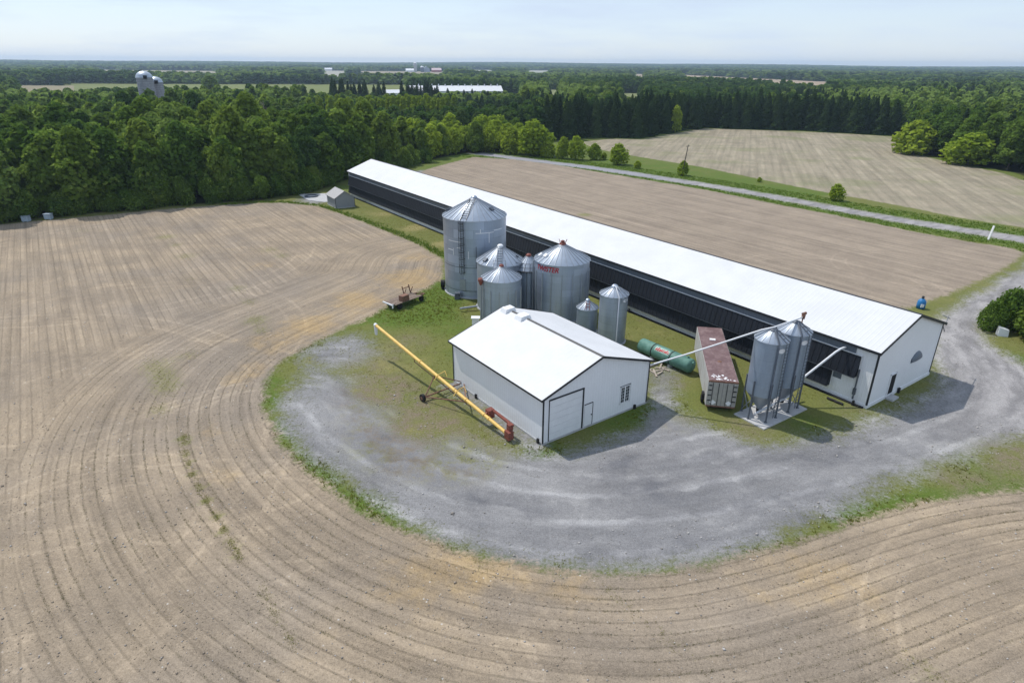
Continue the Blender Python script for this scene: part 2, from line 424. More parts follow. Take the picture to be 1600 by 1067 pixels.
    # young crop and weeds standing in the rows
    gl = k.mul(line, k.ss(n2, .5, .75), .3)
    wm = k.mul(k.ss(k.add(weed, k.mul(k.sub(n3, .5), 1.3)), .25, .8), k.lin(line, 0, 1, .55, 1.0))
    soil = k.mix(gl, soil, (.10, .115, .045))
    soil = k.mix(wm, soil, (.17, .18, .045))
    soil = k.mix(k.mul(k.ss(tint, .6, .95), k.ss(n0, .5, .68), .45), soil, (.165, .185, .075))
    v = k.n('TexVoronoi', feature='F1'); k.put(v.inputs['Vector'], P); v.inputs['Scale'].default_value = 1.5
    stone = k.mul(k.ss(v.outputs['Distance'], .11, .06), k.ss(n2, .42, .6))
    soil = k.mix(k.mul(stone, .8), soil, (.5, .47, .43))
    # --- gravel
    gx = k.comb(k.add(k.mul(flow, .30), k.mul(n2, .5)), k.mul(xyz[0], .07), k.mul(xyz[1], .07))
    g1 = k.noise(gx, 1.0, 4, .62, .4); g2 = k.noise(gx, 3.4, 3, .6)
    gm = k.add(k.mul(g1, .55), k.mul(n1, .30), k.mul(n2, .15))
    gr = k.mix(k.ss(gm, .36, .64), (.165, .163, .167), (.250, .245, .243))
    gr = k.mix(k.mul(k.ss(k.add(k.mul(n2, .5), k.mul(g2, .3), k.mul(n1, .2)), .5, .68), .28), gr, (.35, .34, .325))
    gr = k.mix(k.mul(k.ss(k.add(n1, k.mul(k.sub(g1, .5), .5)), .42, .28), .6), gr, (.118, .119, .130))
    ft = k.math('FRACT', k.math('DIVIDE', k.add(flow, k.mul(k.sub(n2, .5), .8)), 2.9))
    wt = k.mul(k.ss(k.math('ABSOLUTE', k.sub(ft, .5)), .16, .03), k.ss(n1, .40, .62))
    gr = k.scalec(gr, k.add(1.0, k.mul(wt, .34)))
    gr = k.mix(k.ss(dR, -2, 1.2), gr, k.mix(n2, (.225, .222, .245), (.30, .295, .315)))
    drv = k.ss(xyz[0], 30, 50)
    gr = k.mix(k.mul(drv, .8), gr, k.mix(k.ss(k.add(k.mul(g1, .5), k.mul(g2, .5)), .38, .62), (.215, .203, .20), (.33, .312, .303)))
    bm = k.mul(k.ss(k.attr('bare'), .05, .8), k.ss(k.add(k.mul(n2, .5), k.mul(n3, .3), k.mul(n5, .2)), .42, .60))
    gr = k.mix(k.mul(bm, .85), gr, k.mix(k.ss(n1, .4, .6), (.165, .135, .10), (.15, .15, .055)))
    gr = k.scalec(gr, k.add(1.0, k.mul(k.sub(n4, .5), 1.4), k.mul(k.sub(n5, .5), 1.0), k.mul(k.sub(n3, .5), .5), k.mul(k.sub(g2, .5), .6)))
    # --- grass
    gl_ = k.add(lush, k.mul(k.sub(n1, .5), 1.3), k.mul(k.sub(n2, .5), .8), k.mul(k.sub(n3, .5), .4))
    ga = k.mix(k.ss(gl_, -.7, .0), (.245, .215, .09), (.135, .145, .042))
    ga = k.mix(k.ss(gl_, .05, .75), ga, (.088, .132, .022))
    ga = k.mix(k.mul(k.ss(k.add(k.mul(n2, .6), k.mul(n3, .4)), .52, .68), .55), ga, (.15, .115, .065))
    ga = k.mix(k.mul(k.ss(k.attr('bare'), .1, .8), k.ss(k.add(k.mul(n2, .4), k.mul(n5, .6)), .40, .60)), ga, (.19, .15, .11))
    ga = k.scalec(ga, k.add(1.0, k.mul(k.sub(n4, .5), 1.2), k.mul(k.sub(n5, .5), 1.0), k.mul(k.sub(n3, .5), .7)))
    # --- masks
    mF = k.ss(k.add(dF, k.mul(k.sub(n1, .5), 1.6), k.mul(k.sub(n2, .5), 2.0), k.mul(k.sub(n3, .5), 1.8), k.mul(k.sub(n5, .5), 1.4)), -.55, .5)
    mG = k.ss(k.add(dG, k.mul(k.sub(n1, .5), 3.0), k.mul(k.sub(n2, .5), 3.2), k.mul(k.sub(n3, .5), 3.8), k.mul(k.sub(n5, .5), 3.4)), -1.3, 1.4)
    c = k.mix(mG, ga, gr)
    c = k.mix(mF, c, soil)
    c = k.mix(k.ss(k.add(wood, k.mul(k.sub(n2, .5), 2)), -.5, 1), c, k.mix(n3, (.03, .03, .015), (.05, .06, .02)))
    h = k.add(k.mul(n3, .6), k.mul(n4, .5), k.mul(k.mul(line, mF), -.5), k.mul(k.mul(trk, mF), -.15))
    return k.bsdf(c, .95, 0, .12, k.bump(h, .55, .10))
M['land'] = land_material()

def build_land():
    x = np.concatenate([np.arange(-230, -70, 2.0), np.arange(-70, 90, .8), np.arange(90, 270, 2.0)])
    y = np.concatenate([np.arange(-30, 16, 2.0), np.arange(16, 130, .8), np.arange(130, 340, 2.0)])
    X, Y = np.meshgrid(x, y); P = np.c_[X.ravel(), Y.ravel()]
    dl = sd_poly(P, FIELD_L); db = sd_poly(P, FIELD_B); df = sd_poly(P, FIELD_F)
    dF = np.maximum(np.maximum(dl, db), df)
    dG = sd_poly(P, GRAVEL); dR = 2.7-sd_poly(P, ROAD, False)
    dG = dG-blobs(P, [(-8.5,45.5,4.5,3.2),(-13,51,4.5,2.6),(-5,41.5,3,2.2),(-17.5,55.5,3,1.8)])+blobs(P, [(-10.5,49,1.8,1.2),(-4.5,43.8,1.6,1.5)])
    pad = 2.0-np.hypot(P[:, 0]+43.5, P[:, 1]-141)*.55
    shopstrip = np.full(len(P), -9.)
    so = np.array([2.49, 43.3]); sa = np.array([-.5884, .8085])
    w = P-so; t = w@sa; q = -(w@np.array([sa[1], -sa[0]]))
    m = (t > -.5) & (t < 13.8) & (q > -1) & (q < 3)
    shopstrip[m] = (1.0-np.abs(q[m]-.4))*1.1
    dG2 = np.maximum.reduce([dG, dR, pad, shopstrip, 2.2-np.hypot(P[:, 0]+17.5, P[:, 1]-60.5)*.7, 5-np.hypot(P[:, 0]+23, P[:, 1]-176)*.6])
    rowh = np.where(dl > -6, sd_poly(P, YARD_EDGE, False), 1000.)
    nb = np.array([.815, .579])
    rows = P@nb
    isF = df > np.maximum(dl, db)
    rows = np.where(isF, (P@np.array([.946, -.326]))*.82/2.2, rows)
    tint = np.where(isF, 1.0, np.where(db > dl, .55, 0.))
    lush = blobs(P, LUSH) + np.exp(-np.maximum(0, -dR)/6.0)*1.05*(dR < 0)*(P[:, 0]+P[:, 1] > 150) + np.where(P[:, 1] > 150, .45, 0)
    edge = sd_poly(P, YARD_EDGE, False); lush += .40*np.exp(-(edge/1.3)**2)
    wd = np.maximum.reduce([sd_poly(P, np.array(z)) for z in (WOOD_L, WOOD_MID, WOOD_BACK, SPRUCE, WOOD_R)])
    flow = np.where(P[:, 0] < 40, sd_poly(P, YARD_EDGE, False), sd_poly(P, [(37,42),(47,50),(49.5,58),(52,67),(60,77),(95,102)], False)*1.2+13)
    flow = sd_poly(P, smooth_line([(-19,52),(-12,43),(-2,36),(8,35),(20,38.5),(33,43.5),(44,50),(48.5,58),(51,66),(58,76),(95,101)]), False)
    outer = sd_poly(P, YARD_EDGE, False)
    dG2 = dG2+np.where((dG2 > -4) & (outer < 6) & (P[:, 0] < 42), 1.0, 0)*np.clip((6-outer)/4, 0, 1)-blobs(P, [(-22.6,53,3,1.2),(-10.8,35.2,4,1.2),(-14.5,38.8,3,.8),(36,38.6,7,1.6),(27,35.5,4,.9),(-19,44,3,.6)])
    at = dict(bare=blobs(P, [(-9,46,4.5,1),(-12,52,4,.9),(-7,42.5,4,.9),(-3,41.5,3,.8),(-15,59,4,.5),(-11,64,3,.5),(23,46,3,.4),(15,55,3,.5),(14,47,2,.6),(30,50,2.5,.5),(40,41,4,.8),(33,38.6,3,.6),(19,46,2,.6),(21,58,3,.35),(8,68,3,.3)]), dfield=dF, dgrav=dG2, droad=dR, lush=lush, weed=blobs(P, WEED), orange=blobs(P, ORANGE), rowh=rowh, rows=rows, tint=tint, wood=wd, flow=flow)
    ny, nx = X.shape
    i = np.arange(ny*nx).reshape(ny, nx)
    F = np.stack([i[:-1, :-1], i[:-1, 1:], i[1:, 1:], i[1:, :-1]], -1).reshape(-1, 4)
    V = np.c_[P, np.zeros(len(P))]
    # slight swell of the verges, hollow of the ditches
    mf = lambda a: a[F].mean(1)
    cls = np.zeros(len(F), int)                    # 0 grass ground
    fl, fb, ff, fg, frd = mf(dl), mf(db), mf(df), mf(dG2), mf(dR)
    cls[fg > 0] = 1
    cls[frd > 0] = 2
    cls[fl > 0] = 3; cls[fb > 0] = 4; cls[ff > 0] = 5
    for c, nm in enumerate(['grass_verge', 'gravel_yard', 'gravel_road', 'ploughed_field', 'back_field', 'far_field']):
        f = F[cls == c]; u, inv = np.unique(f, return_inverse=True)
        me = mesh_np(nm, V[u], inv.reshape(-1, 4), M['land'], {n: a[u] for n, a in at.items()})
        tag(link(nm, me), kind='structure')

WOOD_L = [(-150,84),(-96,119),(-91,122.5),(-83,127.5),(-73,133.5),(-62,139),(-55,142),(-49,151),(-45,163),(-40,175),(-33,188),(-27,202),(-25,216),(-40,236),(-62,262),(-95,285),(-140,292),(-215,270),(-215,84)]
WOOD_MID = [(-26,206),(-16,222),(2,226),(8,232),(0,250),(-30,243),(-44,238)]
SPRUCE = [(6,258),(22,263),(30,275),(52,272),(62,288),(74,303),(91,322),(112,316),(132,310),(150,300),(167,288),(178,310),(150,335),(90,350),(60,325),(40,302),(10,286)]
WOOD_BACK = [(-46,246),(-20,246),(0,254),(10,260),(12,284),(0,284),(-40,272),(-60,270)]
WOOD_R = [(167,286),(152,250),(143,231),(142,206),(144,188),(140,172),(170,142),(250,130),(270,330),(180,310)]
build_land()

# far terrain: one sheet out to the horizon, rising a little into low hills
def hz(P):
    r = np.hypot(P[:, 0], P[:, 1]); a = np.arctan2(P[:, 0], P[:, 1])
    t = np.clip((r-2600)/3600, 0, 1); t = t*t*(3-2*t)
    return t*(15+4*np.sin(a*7+1)+3*np.sin(a*17+2)) - .4
def ring_sheet():
    rr = np.array([0, 60, 150, 300, 600, 1200, 2000, 2600, 3200, 3800, 4400, 5000, 5600, 6200, 7500, 12000.])
    aa = np.linspace(0, 2*np.pi, 181)
    RR, AA = np.meshgrid(rr, aa[:-1], indexing='ij')
    P = np.c_[(RR*np.sin(AA)).ravel(), (RR*np.cos(AA)).ravel()]
    n = 180; F = []
    i = np.arange(len(rr)*n).reshape(len(rr), n); j = np.roll(i, -1, 1)
    F = np.stack([i[:-1], i[1:], j[1:], j[:-1]], -1).reshape(-1, 4)
    k = N('far_ground'); n1 = k.noise(k.pos(), .01, 4)
    m = k.bsdf(k.mix(k.ss(n1, .4, .6), (.045, .07, .02), (.08, .10, .035)), .95, 0, .1)
    me = mesh_np('ground', np.c_[P, hz(P)], F, m)
    tag(link('ground', me), kind='structure')
ring_sheet()
def sheet(name, pts, z, col, var=.15, sc=.02):
    k = N(name+'_surface'); n1 = k.noise(k.pos(), sc, 4); n2 = k.noise(k.pos(), .4, 3)
    m = k.bsdf(k.scalec(col, k.add(1.0, k.mul(k.sub(n1, .5), var*2), k.mul(k.sub(n2, .5), .2))), .95, 0, .1)
    me = bpy.data.meshes.new(name); me.from_pydata([(x, y, z) for x, y in pts], [], [list(range(len(pts)))])
    me.update(); me.materials.append(m)
    o = tag(link(name, me), kind='structure')
    return o
FARF = [([(-584,890),(-141,929),(-66,440),(-270,410)], (.145,.165,.055)), ([(-594,811),(-530,824),(-270,415),(-303,411)], (.22,.19,.12)),
        ([(-1340,2213),(-896,2109),(-445,1045),(-660,1090)], (.26,.235,.16)), ([(-665,2370),(-562,2352),(-290,1210),(-345,1225)], (.30,.29,.24)),
        ([(-522,2319),(-220,2305),(-98,1020),(-250,1110)], (.25,.215,.15)), ([(-200,2972),(-75,2917),(-36,1400),(-97,1420)], (.30,.30,.24)),
        ([(46,2865),(157,2858),(76,1390),(23,1410)], (.30,.30,.25)), ([(466,1997),(565,1220),(270,583),(218,845)], (.30,.235,.165)),
        ([(349,2066),(393,2025),(177,912),(157,928)], (.28,.235,.17)), ([(35,780),(57,783),(27,371),(16,369)], (.19,.21,.10)), ([(105,691),(131,688),(62,326),(50,328)], (.18,.20,.09))]
for i, (pl, c) in enumerate(FARF): sheet('distant_field', pl, .1+.05*i, c)
me = MB()
for a, b in [((-380.4,727.5),(-310.1,643.9)), ((-310.1,643.9),(-270,600))]:
    d = np.array(b)-np.array(a); n = np.array([-d[1], d[0]])/np.hypot(*d)*5
    me.add([(a[0]-n[0],a[1]-n[1],.9),(b[0]-n[0],b[1]-n[1],.9),(b[0]+n[0],b[1]+n[1],.9),(a[0]+n[0],a[1]+n[1],.9)], [(0,1,2,3)])
tag(me.build('distant_road', M['concrete']), kind='structure')

# ------------------------------------------------------------------ long poultry barn
def roof_pair(mb, x0, x1, yN, yF, he, hp, th=.10):
    ym = (yN+yF)/2
    for ya, yb in ((yN, ym), (ym, yF)):
        za, zb = (he, hp) if ya == yN else (hp, he)
        mb.hexa([(x0,ya,za-th),(x1,ya,za-th),(x1,yb,zb-th),(x0,yb,zb-th),(x0,ya,za),(x1,ya,za),(x1,yb,zb),(x0,yb,zb)])
    return mb

def long_barn():
    L, Wd, he, hp = BARN_L, BARN_W, BARN_HE, BARN_HP
    t = empty('poultry_barn', (BARN_O[0], BARN_O[1], 0), BARN_YAW, 'very long low white poultry barn with black ribbed awnings along its side', 'barn')
    hw = he-.16
    f = MB()
    f.box(-.06, L+.06, -Wd-.06, .06, -.3, .32)
    f.build('foundation', M['white_paint'], t)
    w = MB()
    w.add([(0,0,.32),(L,0,.32),(L,0,hw),(0,0,hw)], [(0,3,2,1)])
    w.add([(0,-Wd,.32),(L,-Wd,.32),(L,-Wd,hw),(0,-Wd,hw)], [(0,1,2,3)])
    w.build('side_wall', M['white_siding'], t)
    for x in (0, L):
        g = MB(); g.add([(x,0,.32),(x,-Wd,.32),(x,-Wd,hw),(x,-Wd/2,hp-.16),(x,0,hw)], [(0,1,2,3,4) if x == L else (4,3,2,1,0)])
        g.build('gable_wall', M['white_siding_gable'], t)
    r = roof_pair(MB(), -.18, L+.3, .28, -Wd-.28, he-.04, hp)
    ro = r.build('roof', M['white_roof'], t)
    e = MB()
    for yy, s in ((.28, 1), (-Wd-.28, -1)): e.box(-.2, L+.3, min(yy, yy+s*.04), max(yy, yy+s*.04), he-.26, he-.02)
    for x in (-.23, L+.30):
        for y0, y1 in ((.30, -Wd/2), (-Wd-.30, -Wd/2)):
            e.hexa([(x,y0,he-.28),(x+.05,y0,he-.28),(x+.05,y1,hp-.24),(x,y1,hp-.24),(x,y0,he-.01),(x+.05,y0,he-.01),(x+.05,y1,hp+.03),(x,y1,hp+.03)])
    e.box(-.2, L+.3, -Wd/2-.10, -Wd/2+.10, hp-.05, hp+.025)
    e.build('roof_trim', M['dark_trim'], t)
    for y in (0, -Wd):
        c = MB(); c.box(-.05, .10, y-.05, y+.05 if y < 0 else y+.05, .30, hw); c.build('corner_trim', M['dark_trim'], t)
    gp = MB(); gp.box(1.96, L-.5, .004, .05, 4.68, hw-.02); gp.build('upper_panel', M['grey_siding'], t)
    # awnings hinged at the top, swung out at the bottom
    def awning(x0, x1, zt, zb, out):
        a = MB(); th = .05; n = 1
        a.hexa([(x0,out,zb),(x1,out,zb),(x1,.06,zt),(x0,.06,zt),(x0,out+th,zb+.02),(x1,out+th,zb+.02),(x1,.06+th,zt+.03),(x0,.06+th,zt+.03)])
        for xx in (x0, x1-.04): a.add([(xx,.05,zt),(xx,.05,zb),(xx,out,zb),(xx+.03,.05,zt),(xx+.03,.05,zb),(xx+.03,out,zb)], [(0,1,2),(5,4,3),(0,2,5,3),(1,4,5,2)])
        return a.build('awning', M['curtain'], t)
    awning(1.4, L-.4, 4.58, 2.62, .50)
    awning(3.6, L-.1, 2.42, .88, .46)
    rl = MB(); rl.box(1.3, L-.4, .052, .15, 4.60, 4.67); rl.build('awning_rail', M['pipe'], t)
    rb = MB()
    for zz, oo in ((2.60, .50), (.86, .46)): rb.box(3.6 if zz < 1 else 1.4, L-.3, oo-.02, oo+.06, zz-.03, zz+.01)
    rb.build('awning_bottom_rail', M['grey_steel'], t)
    sl = MB(); sl.box(.2, L+.05, .06, .35, -.05, .10); sl.build('drip_strip', M['black'], t)
    pt = MB(); pt.box(2.72, 3.5, .003, .03, 1.8, 2.45); pt.build('wall_patch', M['grey_siding'], t)
    dp = MB(); dp.tube([(1.28,.12,3.35),(1.28,.12,.45)], .07, 8); dp.box(1.16,1.40,.02,.2,.9,1.5); dp.build('vent_pipe', M['grey_steel'], t)
    d = MB(); d.box(-.09, -.003, -4.22, -3.32, .42, 2.36); do = d.build('door', M['black'], t)
    dj = MB(); dj.box(-.11,-.002,-4.30,-4.22,.40,2.44); dj.box(-.11,-.002,-3.32,-3.24,.40,2.44); dj.box(-.11,-.002,-4.30,-3.24,2.36,2.44); dj.build('door_frame', M['white_paint'], do)
    dh = MB(); dh.box(-.14,-.09,-4.12,-4.06,1.3,1.45); dh.build('handle', M['grey_steel'], do)
    st = MB(); st.box(-.75, -.07, -4.3, -3.2, -.05, .2); st.build('door_step', M['concrete'], t)
    # fan hood: curved quarter shell on the gable
    h = MB(); pr = [(0.0,.0),(-.16,.05),(-.26,.3),(-.22,.65),(-.12,.9),(0.0,1.0)]
    y0, y1 = -6.75, -8.75
    vs = []
    for yy in np.linspace(y0, y1, 7):
        s = 1-((yy-(y0+y1)/2)/(abs(y1-y0)/2))**2*.55
        for x, z in pr: vs.append((x*s-.004, yy, 2.65+z*s))
    fs = [(i*6+j, i*6+j+1, (i+1)*6+j+1, (i+1)*6+j) for i in range(6) for j in range(5)]
    fs += [tuple(range(6)), tuple(range(36, 42))[::-1]]
    h.add(vs, fs, True); h.build('fan_hood', M['grey_siding'], t)
    ar = MB(); ar.bar((-.1,-Wd-.3,he-.1),(.4,-Wd-2.0,he+.1),.05); ar.bar((.1,-Wd-1.6,he+.0),(.9,-Wd-1.9,he+.05),.05); ar.bar((-.05,-Wd-.02,he-.4),(-.05,-Wd-.7,he-1.1),.05)
    ar.build('wire_bracket', M['grey_steel'], t)
    for x in (.9, 1.0+28, 1.0+29.5): MB().box(x, x+.18, .36, .5, -.02, .5).build('bait_station', M['black'], t)
    MB().box(-.25, -.07, -5.6, -5.35, -.02, .5).build('bait_station', M['black'], t)
    return t
long_barn()

# ------------------------------------------------------------------ white workshop
SHOP_O = (2.489, 43.299); SHOP_YAW = 2.1999
def workshop():
    L, Wd, he, hp = 13.62, 11.85, 4.27, 6.33
    t = empty('workshop', (SHOP_O[0], SHOP_O[1], 0), SHOP_YAW, 'white steel workshop with garage door and two white ridge vents, beside the yellow auger', 'workshop')
    hw = he-.14
    f = MB(); f.box(-.04, L+.04, -Wd-.04, .04, -.3, .16); f.build('foundation', M['concrete'], t)
    w = MB()
    w.add([(0,0,.16),(L,0,.16),(L,0,hw),(0,0,hw)], [(0,3,2,1)]); w.add([(0,-Wd,.16),(L,-Wd,.16),(L,-Wd,hw),(0,-Wd,hw)], [(0,1,2,3)])
    w.build('side_wall', M['white_siding'], t)
    for x in (0, L):
        g = MB(); g.add([(x,0,.16),(x,-Wd,.16),(x,-Wd,hw),(x,-Wd/2,hp-.14),(x,0,hw)], [(0,1,2,3,4) if x == L else (4,3,2,1,0)])
        g.build('gable_wall', M['white_siding_gable'], t)
    ro = roof_pair(MB(), -.22, L+.22, .36, -Wd-.36, he-.02, hp).build('roof', M['white_roof'], t)
    e = MB()
    for yy, s in ((.36, 1), (-Wd-.36, -1)): e.box(-.22, L+.22, min(yy, yy+s*.04), max(yy, yy+s*.04), he-.16, he-.0)
    for x in (-.27, L+.22):
        for y0, y1 in ((.38, -Wd/2), (-Wd-.38, -Wd/2)):
            e.hexa([(x,y0,he-.19),(x+.05,y0,he-.19),(x+.05,y1,hp-.16),(x,y1,hp-.16),(x,y0,he+.01),(x+.05,y0,he+.01),(x+.05,y1,hp+.03),(x,y1,hp+.03)])
    e.build('roof_trim', M['dark_trim'], t)
    rc = MB()
    for x0, x1 in ((-.2, 9.9), (11.2, 12.3)):
        rc.add([(x0,-Wd/2+.16,hp-.035),(x1,-Wd/2+.16,hp-.035),(x1,-Wd/2,hp+.05),(x0,-Wd/2,hp+.05),(x1,-Wd/2-.16,hp-.035),(x0,-Wd/2-.16,hp-.035)], [(0,1,2,3),(3,2,4,5)])
    rc.build('ridge_cap', M['dark_trim'], ro)
    for x0, x1 in ((9.95, 11.15), (12.35, 13.45)):
        v = MB(); y = -Wd/2+.15
        v.add([(x0+.08,y-.7,hp-.22),(x1-.08,y-.7,hp-.22),(x1-.08,y+.6,hp-.28),(x0+.08,y+.6,hp-.28),(x0+.14,y-.55,hp+.24),(x1-.14,y-.55,hp+.24),(x1-.14,y+.42,hp+.17),(x0+.14,y+.42,hp+.17)],
              [(4,5,6,7),(0,1,5,4),(1,2,6,5),(2,3,7,6),(3,0,4,7)])
        v.box(x0-.04, x1+.04, y-.9, y+.8, hp-.36, hp-.24) if False else None
        v.build('ridge_vent', M['white_paint'], ro)
    for x in (0, L):
        for y in (0, -Wd):
            c = MB(); c.box(x-.05, x+.05, y-.05, y+.05, .14, hw); c.build('corner_trim', M['dark_trim'], t)
    # garage door
    g = MB()
    for i in range(6):
        z0 = .2+i*.60; g.box(-.035-.012*(i % 2 == 9), -.003, -4.05, -.62, z0, z0+.585)
    gd = g.build('garage_door', M['white_paint'], t)
    fr = MB(); fr.box(-.07,-.003,-4.20,-4.06,.16,3.93); fr.box(-.07,-.003,-4.20,-.55,3.82,3.93); fr.box(-.05,-.003,-.60,-.54,.16,3.83); fr.build('door_frame', M['dark_trim'], gd)
    sp = MB()
    for i in range(1, 6): sp.box(-.02,-.003,-4.05,-.62,.2+i*.6-.016,.2+i*.6+.001)
    sp.build('panel_joint', M['grey_steel'], gd)
    d = MB(); d.box(-.045,-.003,-5.22,-4.36,.2,2.22); dd = d.build('door', M['white_paint'], t)
    fr = MB(); fr.box(-.06,-.003,-5.28,-5.23,.18,2.28); fr.box(-.06,-.003,-5.28,-4.34,2.225,2.28); fr.build('door_frame', M['dark_trim'], dd)
    hd = MB(); hd.box(-.1,-.045,-5.15,-5.08,1.1,1.2); hd.build('handle', M['black'], dd)
    wn = MB(); wn.box(-.03,-.003,-9.52,-8.5,1.08,2.58); ww = wn.build('window', M['glass'], t)
    fr = MB(); fr.box(-.07,-.002,-9.62,-9.50,1.0,2.66); fr.box(-.07,-.002,-8.52,-8.42,1.0,2.66); fr.box(-.07,-.002,-9.62,-8.42,1.0,1.09); fr.box(-.07,-.002,-9.62,-8.42,2.57,2.66); fr.box(-.06,-.002,-9.07,-8.93,1.05,2.6)
    for y in (-8.73, -9.28): fr.box(-.045,-.002,y-.01,y+.01,1.05,2.6)
    for i in range(1, 5): fr.box(-.042,-.002,-9.55,-8.45,1.09+i*.3-.009,1.09+i*.3+.009)
    fr.build('frame', M['white_paint'], ww)
    sh = MB(); sh.box(-.05,-.002,-9.66,-9.62,.98,2.70); sh.box(-.05,-.002,-9.66,-8.38,2.66,2.70); sh.build('window_trim', M['dark_trim'], ww)
    for x in (.35, 9.5): MB().box(x, x+.2, .06, .2, .0, .42).build('bait_station', M['black'], t)
    MB().box(-.2, -.05, -10.4, -10.2, 0, .4).build('bait_station', M['black'], t)
    return t
workshop()

# ------------------------------------------------------------------ grain bins
CAMDIR = lambda x, y: math.atan2(-y, -x)
def ladder(mb, c, r, ang, z0, z1, w=.42, rail=.04):
    u = Vector((-math.sin(ang), math.cos(ang), 0)); o = Vector((c[0]+math.cos(ang)*r, c[1]+math.sin(ang)*r, 0))
    for s in (-1, 1): mb.bar(o+u*s*w/2+Vector((0,0,z0)), o+u*s*w/2+Vector((0,0,z1)), rail)
    z = z0+.2
    while z < z1: mb.bar(o-u*w/2+Vector((0,0,z)), o+u*w/2+Vector((0,0,z)), .03); z += .3
def roof_ladder(mb, r0, z0, r1, z1, ang, w=.5):
    u = Vector((-math.sin(ang), math.cos(ang), 0)); e = Vector((math.cos(ang), math.sin(ang), 0))
    A = e*r0+Vector((0,0,z0+.1)); B = e*r1+Vector((0,0,z1+.1))
    for s in (-1, 1): mb.bar(A+u*s*w/2, B+u*s*w/2, .05)
    n = int((B-A).length/.38)
    for i in range(1, n): p = A.lerp(B, i/n); mb.bar(p-u*w/2, p+u*w/2, .05)
def grain_bin(label, x, y, r, he, ha, wall='galv', ribs=24, cap='galv', capcol=None, cap_r=.35, stiff=0, band=None, group=None):
    t = empty('grain_bin', (x, y, 0), 0, label, 'grain bin', group)
    f = MB().lathe([(r+.12, -.2), (r+.12, .14), (r-.1, .14)], 48, smooth=False); f.build('foundation', M['concrete'], t)
    w = MB().lathe([(r, .14), (r, he)], 64); w.build('wall', M[wall], t)
    rf = MB(); ov = .10
    rf.lathe([(r, he-.08), (r+ov, he-.06), (r+ov*.9, he+.0), (cap_r, ha-.12)], ribs*2)
    ro = rf.build('roof', M['galv_roof'], t)
    sm = MB(); sl = (ha-.12-he)/(r-cap_r)
    for i in range(ribs):
        a = 2*math.pi*(i+.5)/ribs
        sm.bar((math.cos(a)*(r+ov), math.sin(a)*(r+ov), he+.03-ov*sl*.0), (math.cos(a)*cap_r, math.sin(a)*cap_r, ha-.09), .05, .07)
    sm.build('seam', M['galv_seam'], ro)
    cp = MB().lathe([(cap_r+.06, ha-.2), (cap_r+.06, ha+.02), (cap_r*.7, ha+.16), (.02, ha+.18)], 20)
    cp.build('cap', M[cap], ro)
    if stiff:
        s = MB()
        for i in range(stiff):
            a = 2*math.pi*(i+.3)/stiff
            p = Vector((math.cos(a)*(r+.04), math.sin(a)*(r+.04), 0)); s.bar(p+Vector((0,0,.14)), p+Vector((0,0,he-.1 if band is None else band)), .09, .09)
        s.build('stiffener', M['galv_seam'], t)
    return t, ro
def roof_hatch(ro, r, he, ha, frac, ang, size, mat):
    R_ = r*frac; z = he+(ha-he)*(1-frac)
    e = Vector((math.cos(ang), math.sin(ang), 0)); u = Vector((-math.sin(ang), math.cos(ang), 0)); d = (e*r+Vector((0,0,-(ha-he)))).normalized(); n = Vector((e.x*(ha-he), e.y*(ha-he), r)).normalized()
    c = e*R_+Vector((0,0,z)); s = size/2; m = MB()
    m.hexa([c-u*s-d*s-n*.05, c+u*s-d*s-n*.05, c+u*s+d*s-n*.05, c-u*s+d*s-n*.05, c-u*s*.9-d*s*.9+n*size*.55, c+u*s*.9-d*s*.9+n*size*.55, c+u*s*.9+d*s*.9+n*size*.45, c-u*s*.9+d*s*.9+n*size*.45])
    m.build('roof_vent', mat, ro)

# tall weathered bin
bx, by, br, bhe, bha = -4.94, 81.6, 4.07, 10.1, 12.32
t, ro = grain_bin('tallest and widest grey grain bin, with patched panels and a black ladder', bx, by, br, bhe, bha, 'galv_patched', 30, 'galv', cap_r=.32)
ca = CAMDIR(bx, by)
m = MB(); ladder(m, (0,0), br+.16, ca-.40, 3.2, bhe); m.build('ladder', M['dark_trim'], t)
m = MB()
o = Vector((math.cos(ca-.40)*(br+.16), math.sin(ca-.40)*(br+.16), 0)); uu = Vector((-math.sin(ca-.4), math.cos(ca-.4), 0)); ee = Vector((math.cos(ca-.4), math.sin(ca-.4), 0))
for z in np.arange(3.6, bhe+.5, .9):
    P_ = [o+ee*(.62*math.sin(q))+uu*(.36*math.cos(q))+Vector((0,0,z)) for q in np.linspace(0, math.pi, 7)]
    for a, b in zip(P_[:-1], P_[1:]): m.bar(a, b, .05)
for q in np.linspace(0.3, math.pi-.3, 4):
    a = o+ee*(.62*math.sin(q))+uu*(.36*math.cos(q)); m.bar(a+Vector((0,0,3.6)), a+Vector((0,0,bhe+.3)), .03)
m.build('ladder_cage', M['dark_trim'], t)
m = MB(); roof_ladder(m, br, bhe, .5, bha-.15, ca-.36, .75); m.build('roof_ladder', M['dark_trim'], ro)
roof_hatch(ro, br, bhe, bha, .62, ca+1.0, .55, M['grey_steel']); roof_hatch(ro, br, bhe, bha, .82, ca-1.75, .6, M['grey_steel'])
m = MB(); a = ca-.42; m.hexa([Vector((math.cos(a+s*.1)*(br+q), math.sin(a+s*.1)*(br+q), z)) for z in (1.1, 2.6) for s, q in ((-1,-.05),(1,-.05),(1,.09),(-1,.09))]); m.build('access_door', M['galv_seam'], t)
m = MB(); a = ca-.55; p = Vector((math.cos(a)*(br+.5), math.sin(a)*(br+.5), 0)); m.box(p.x-.35,p.x+.3,p.y-.3,p.y+.3,0,.55); m.tube([(p.x-.3,p.y,.7),(p.x+.35,p.y,.7)], .22, 10); m.build('unload_motor', M['grey_steel'], t)
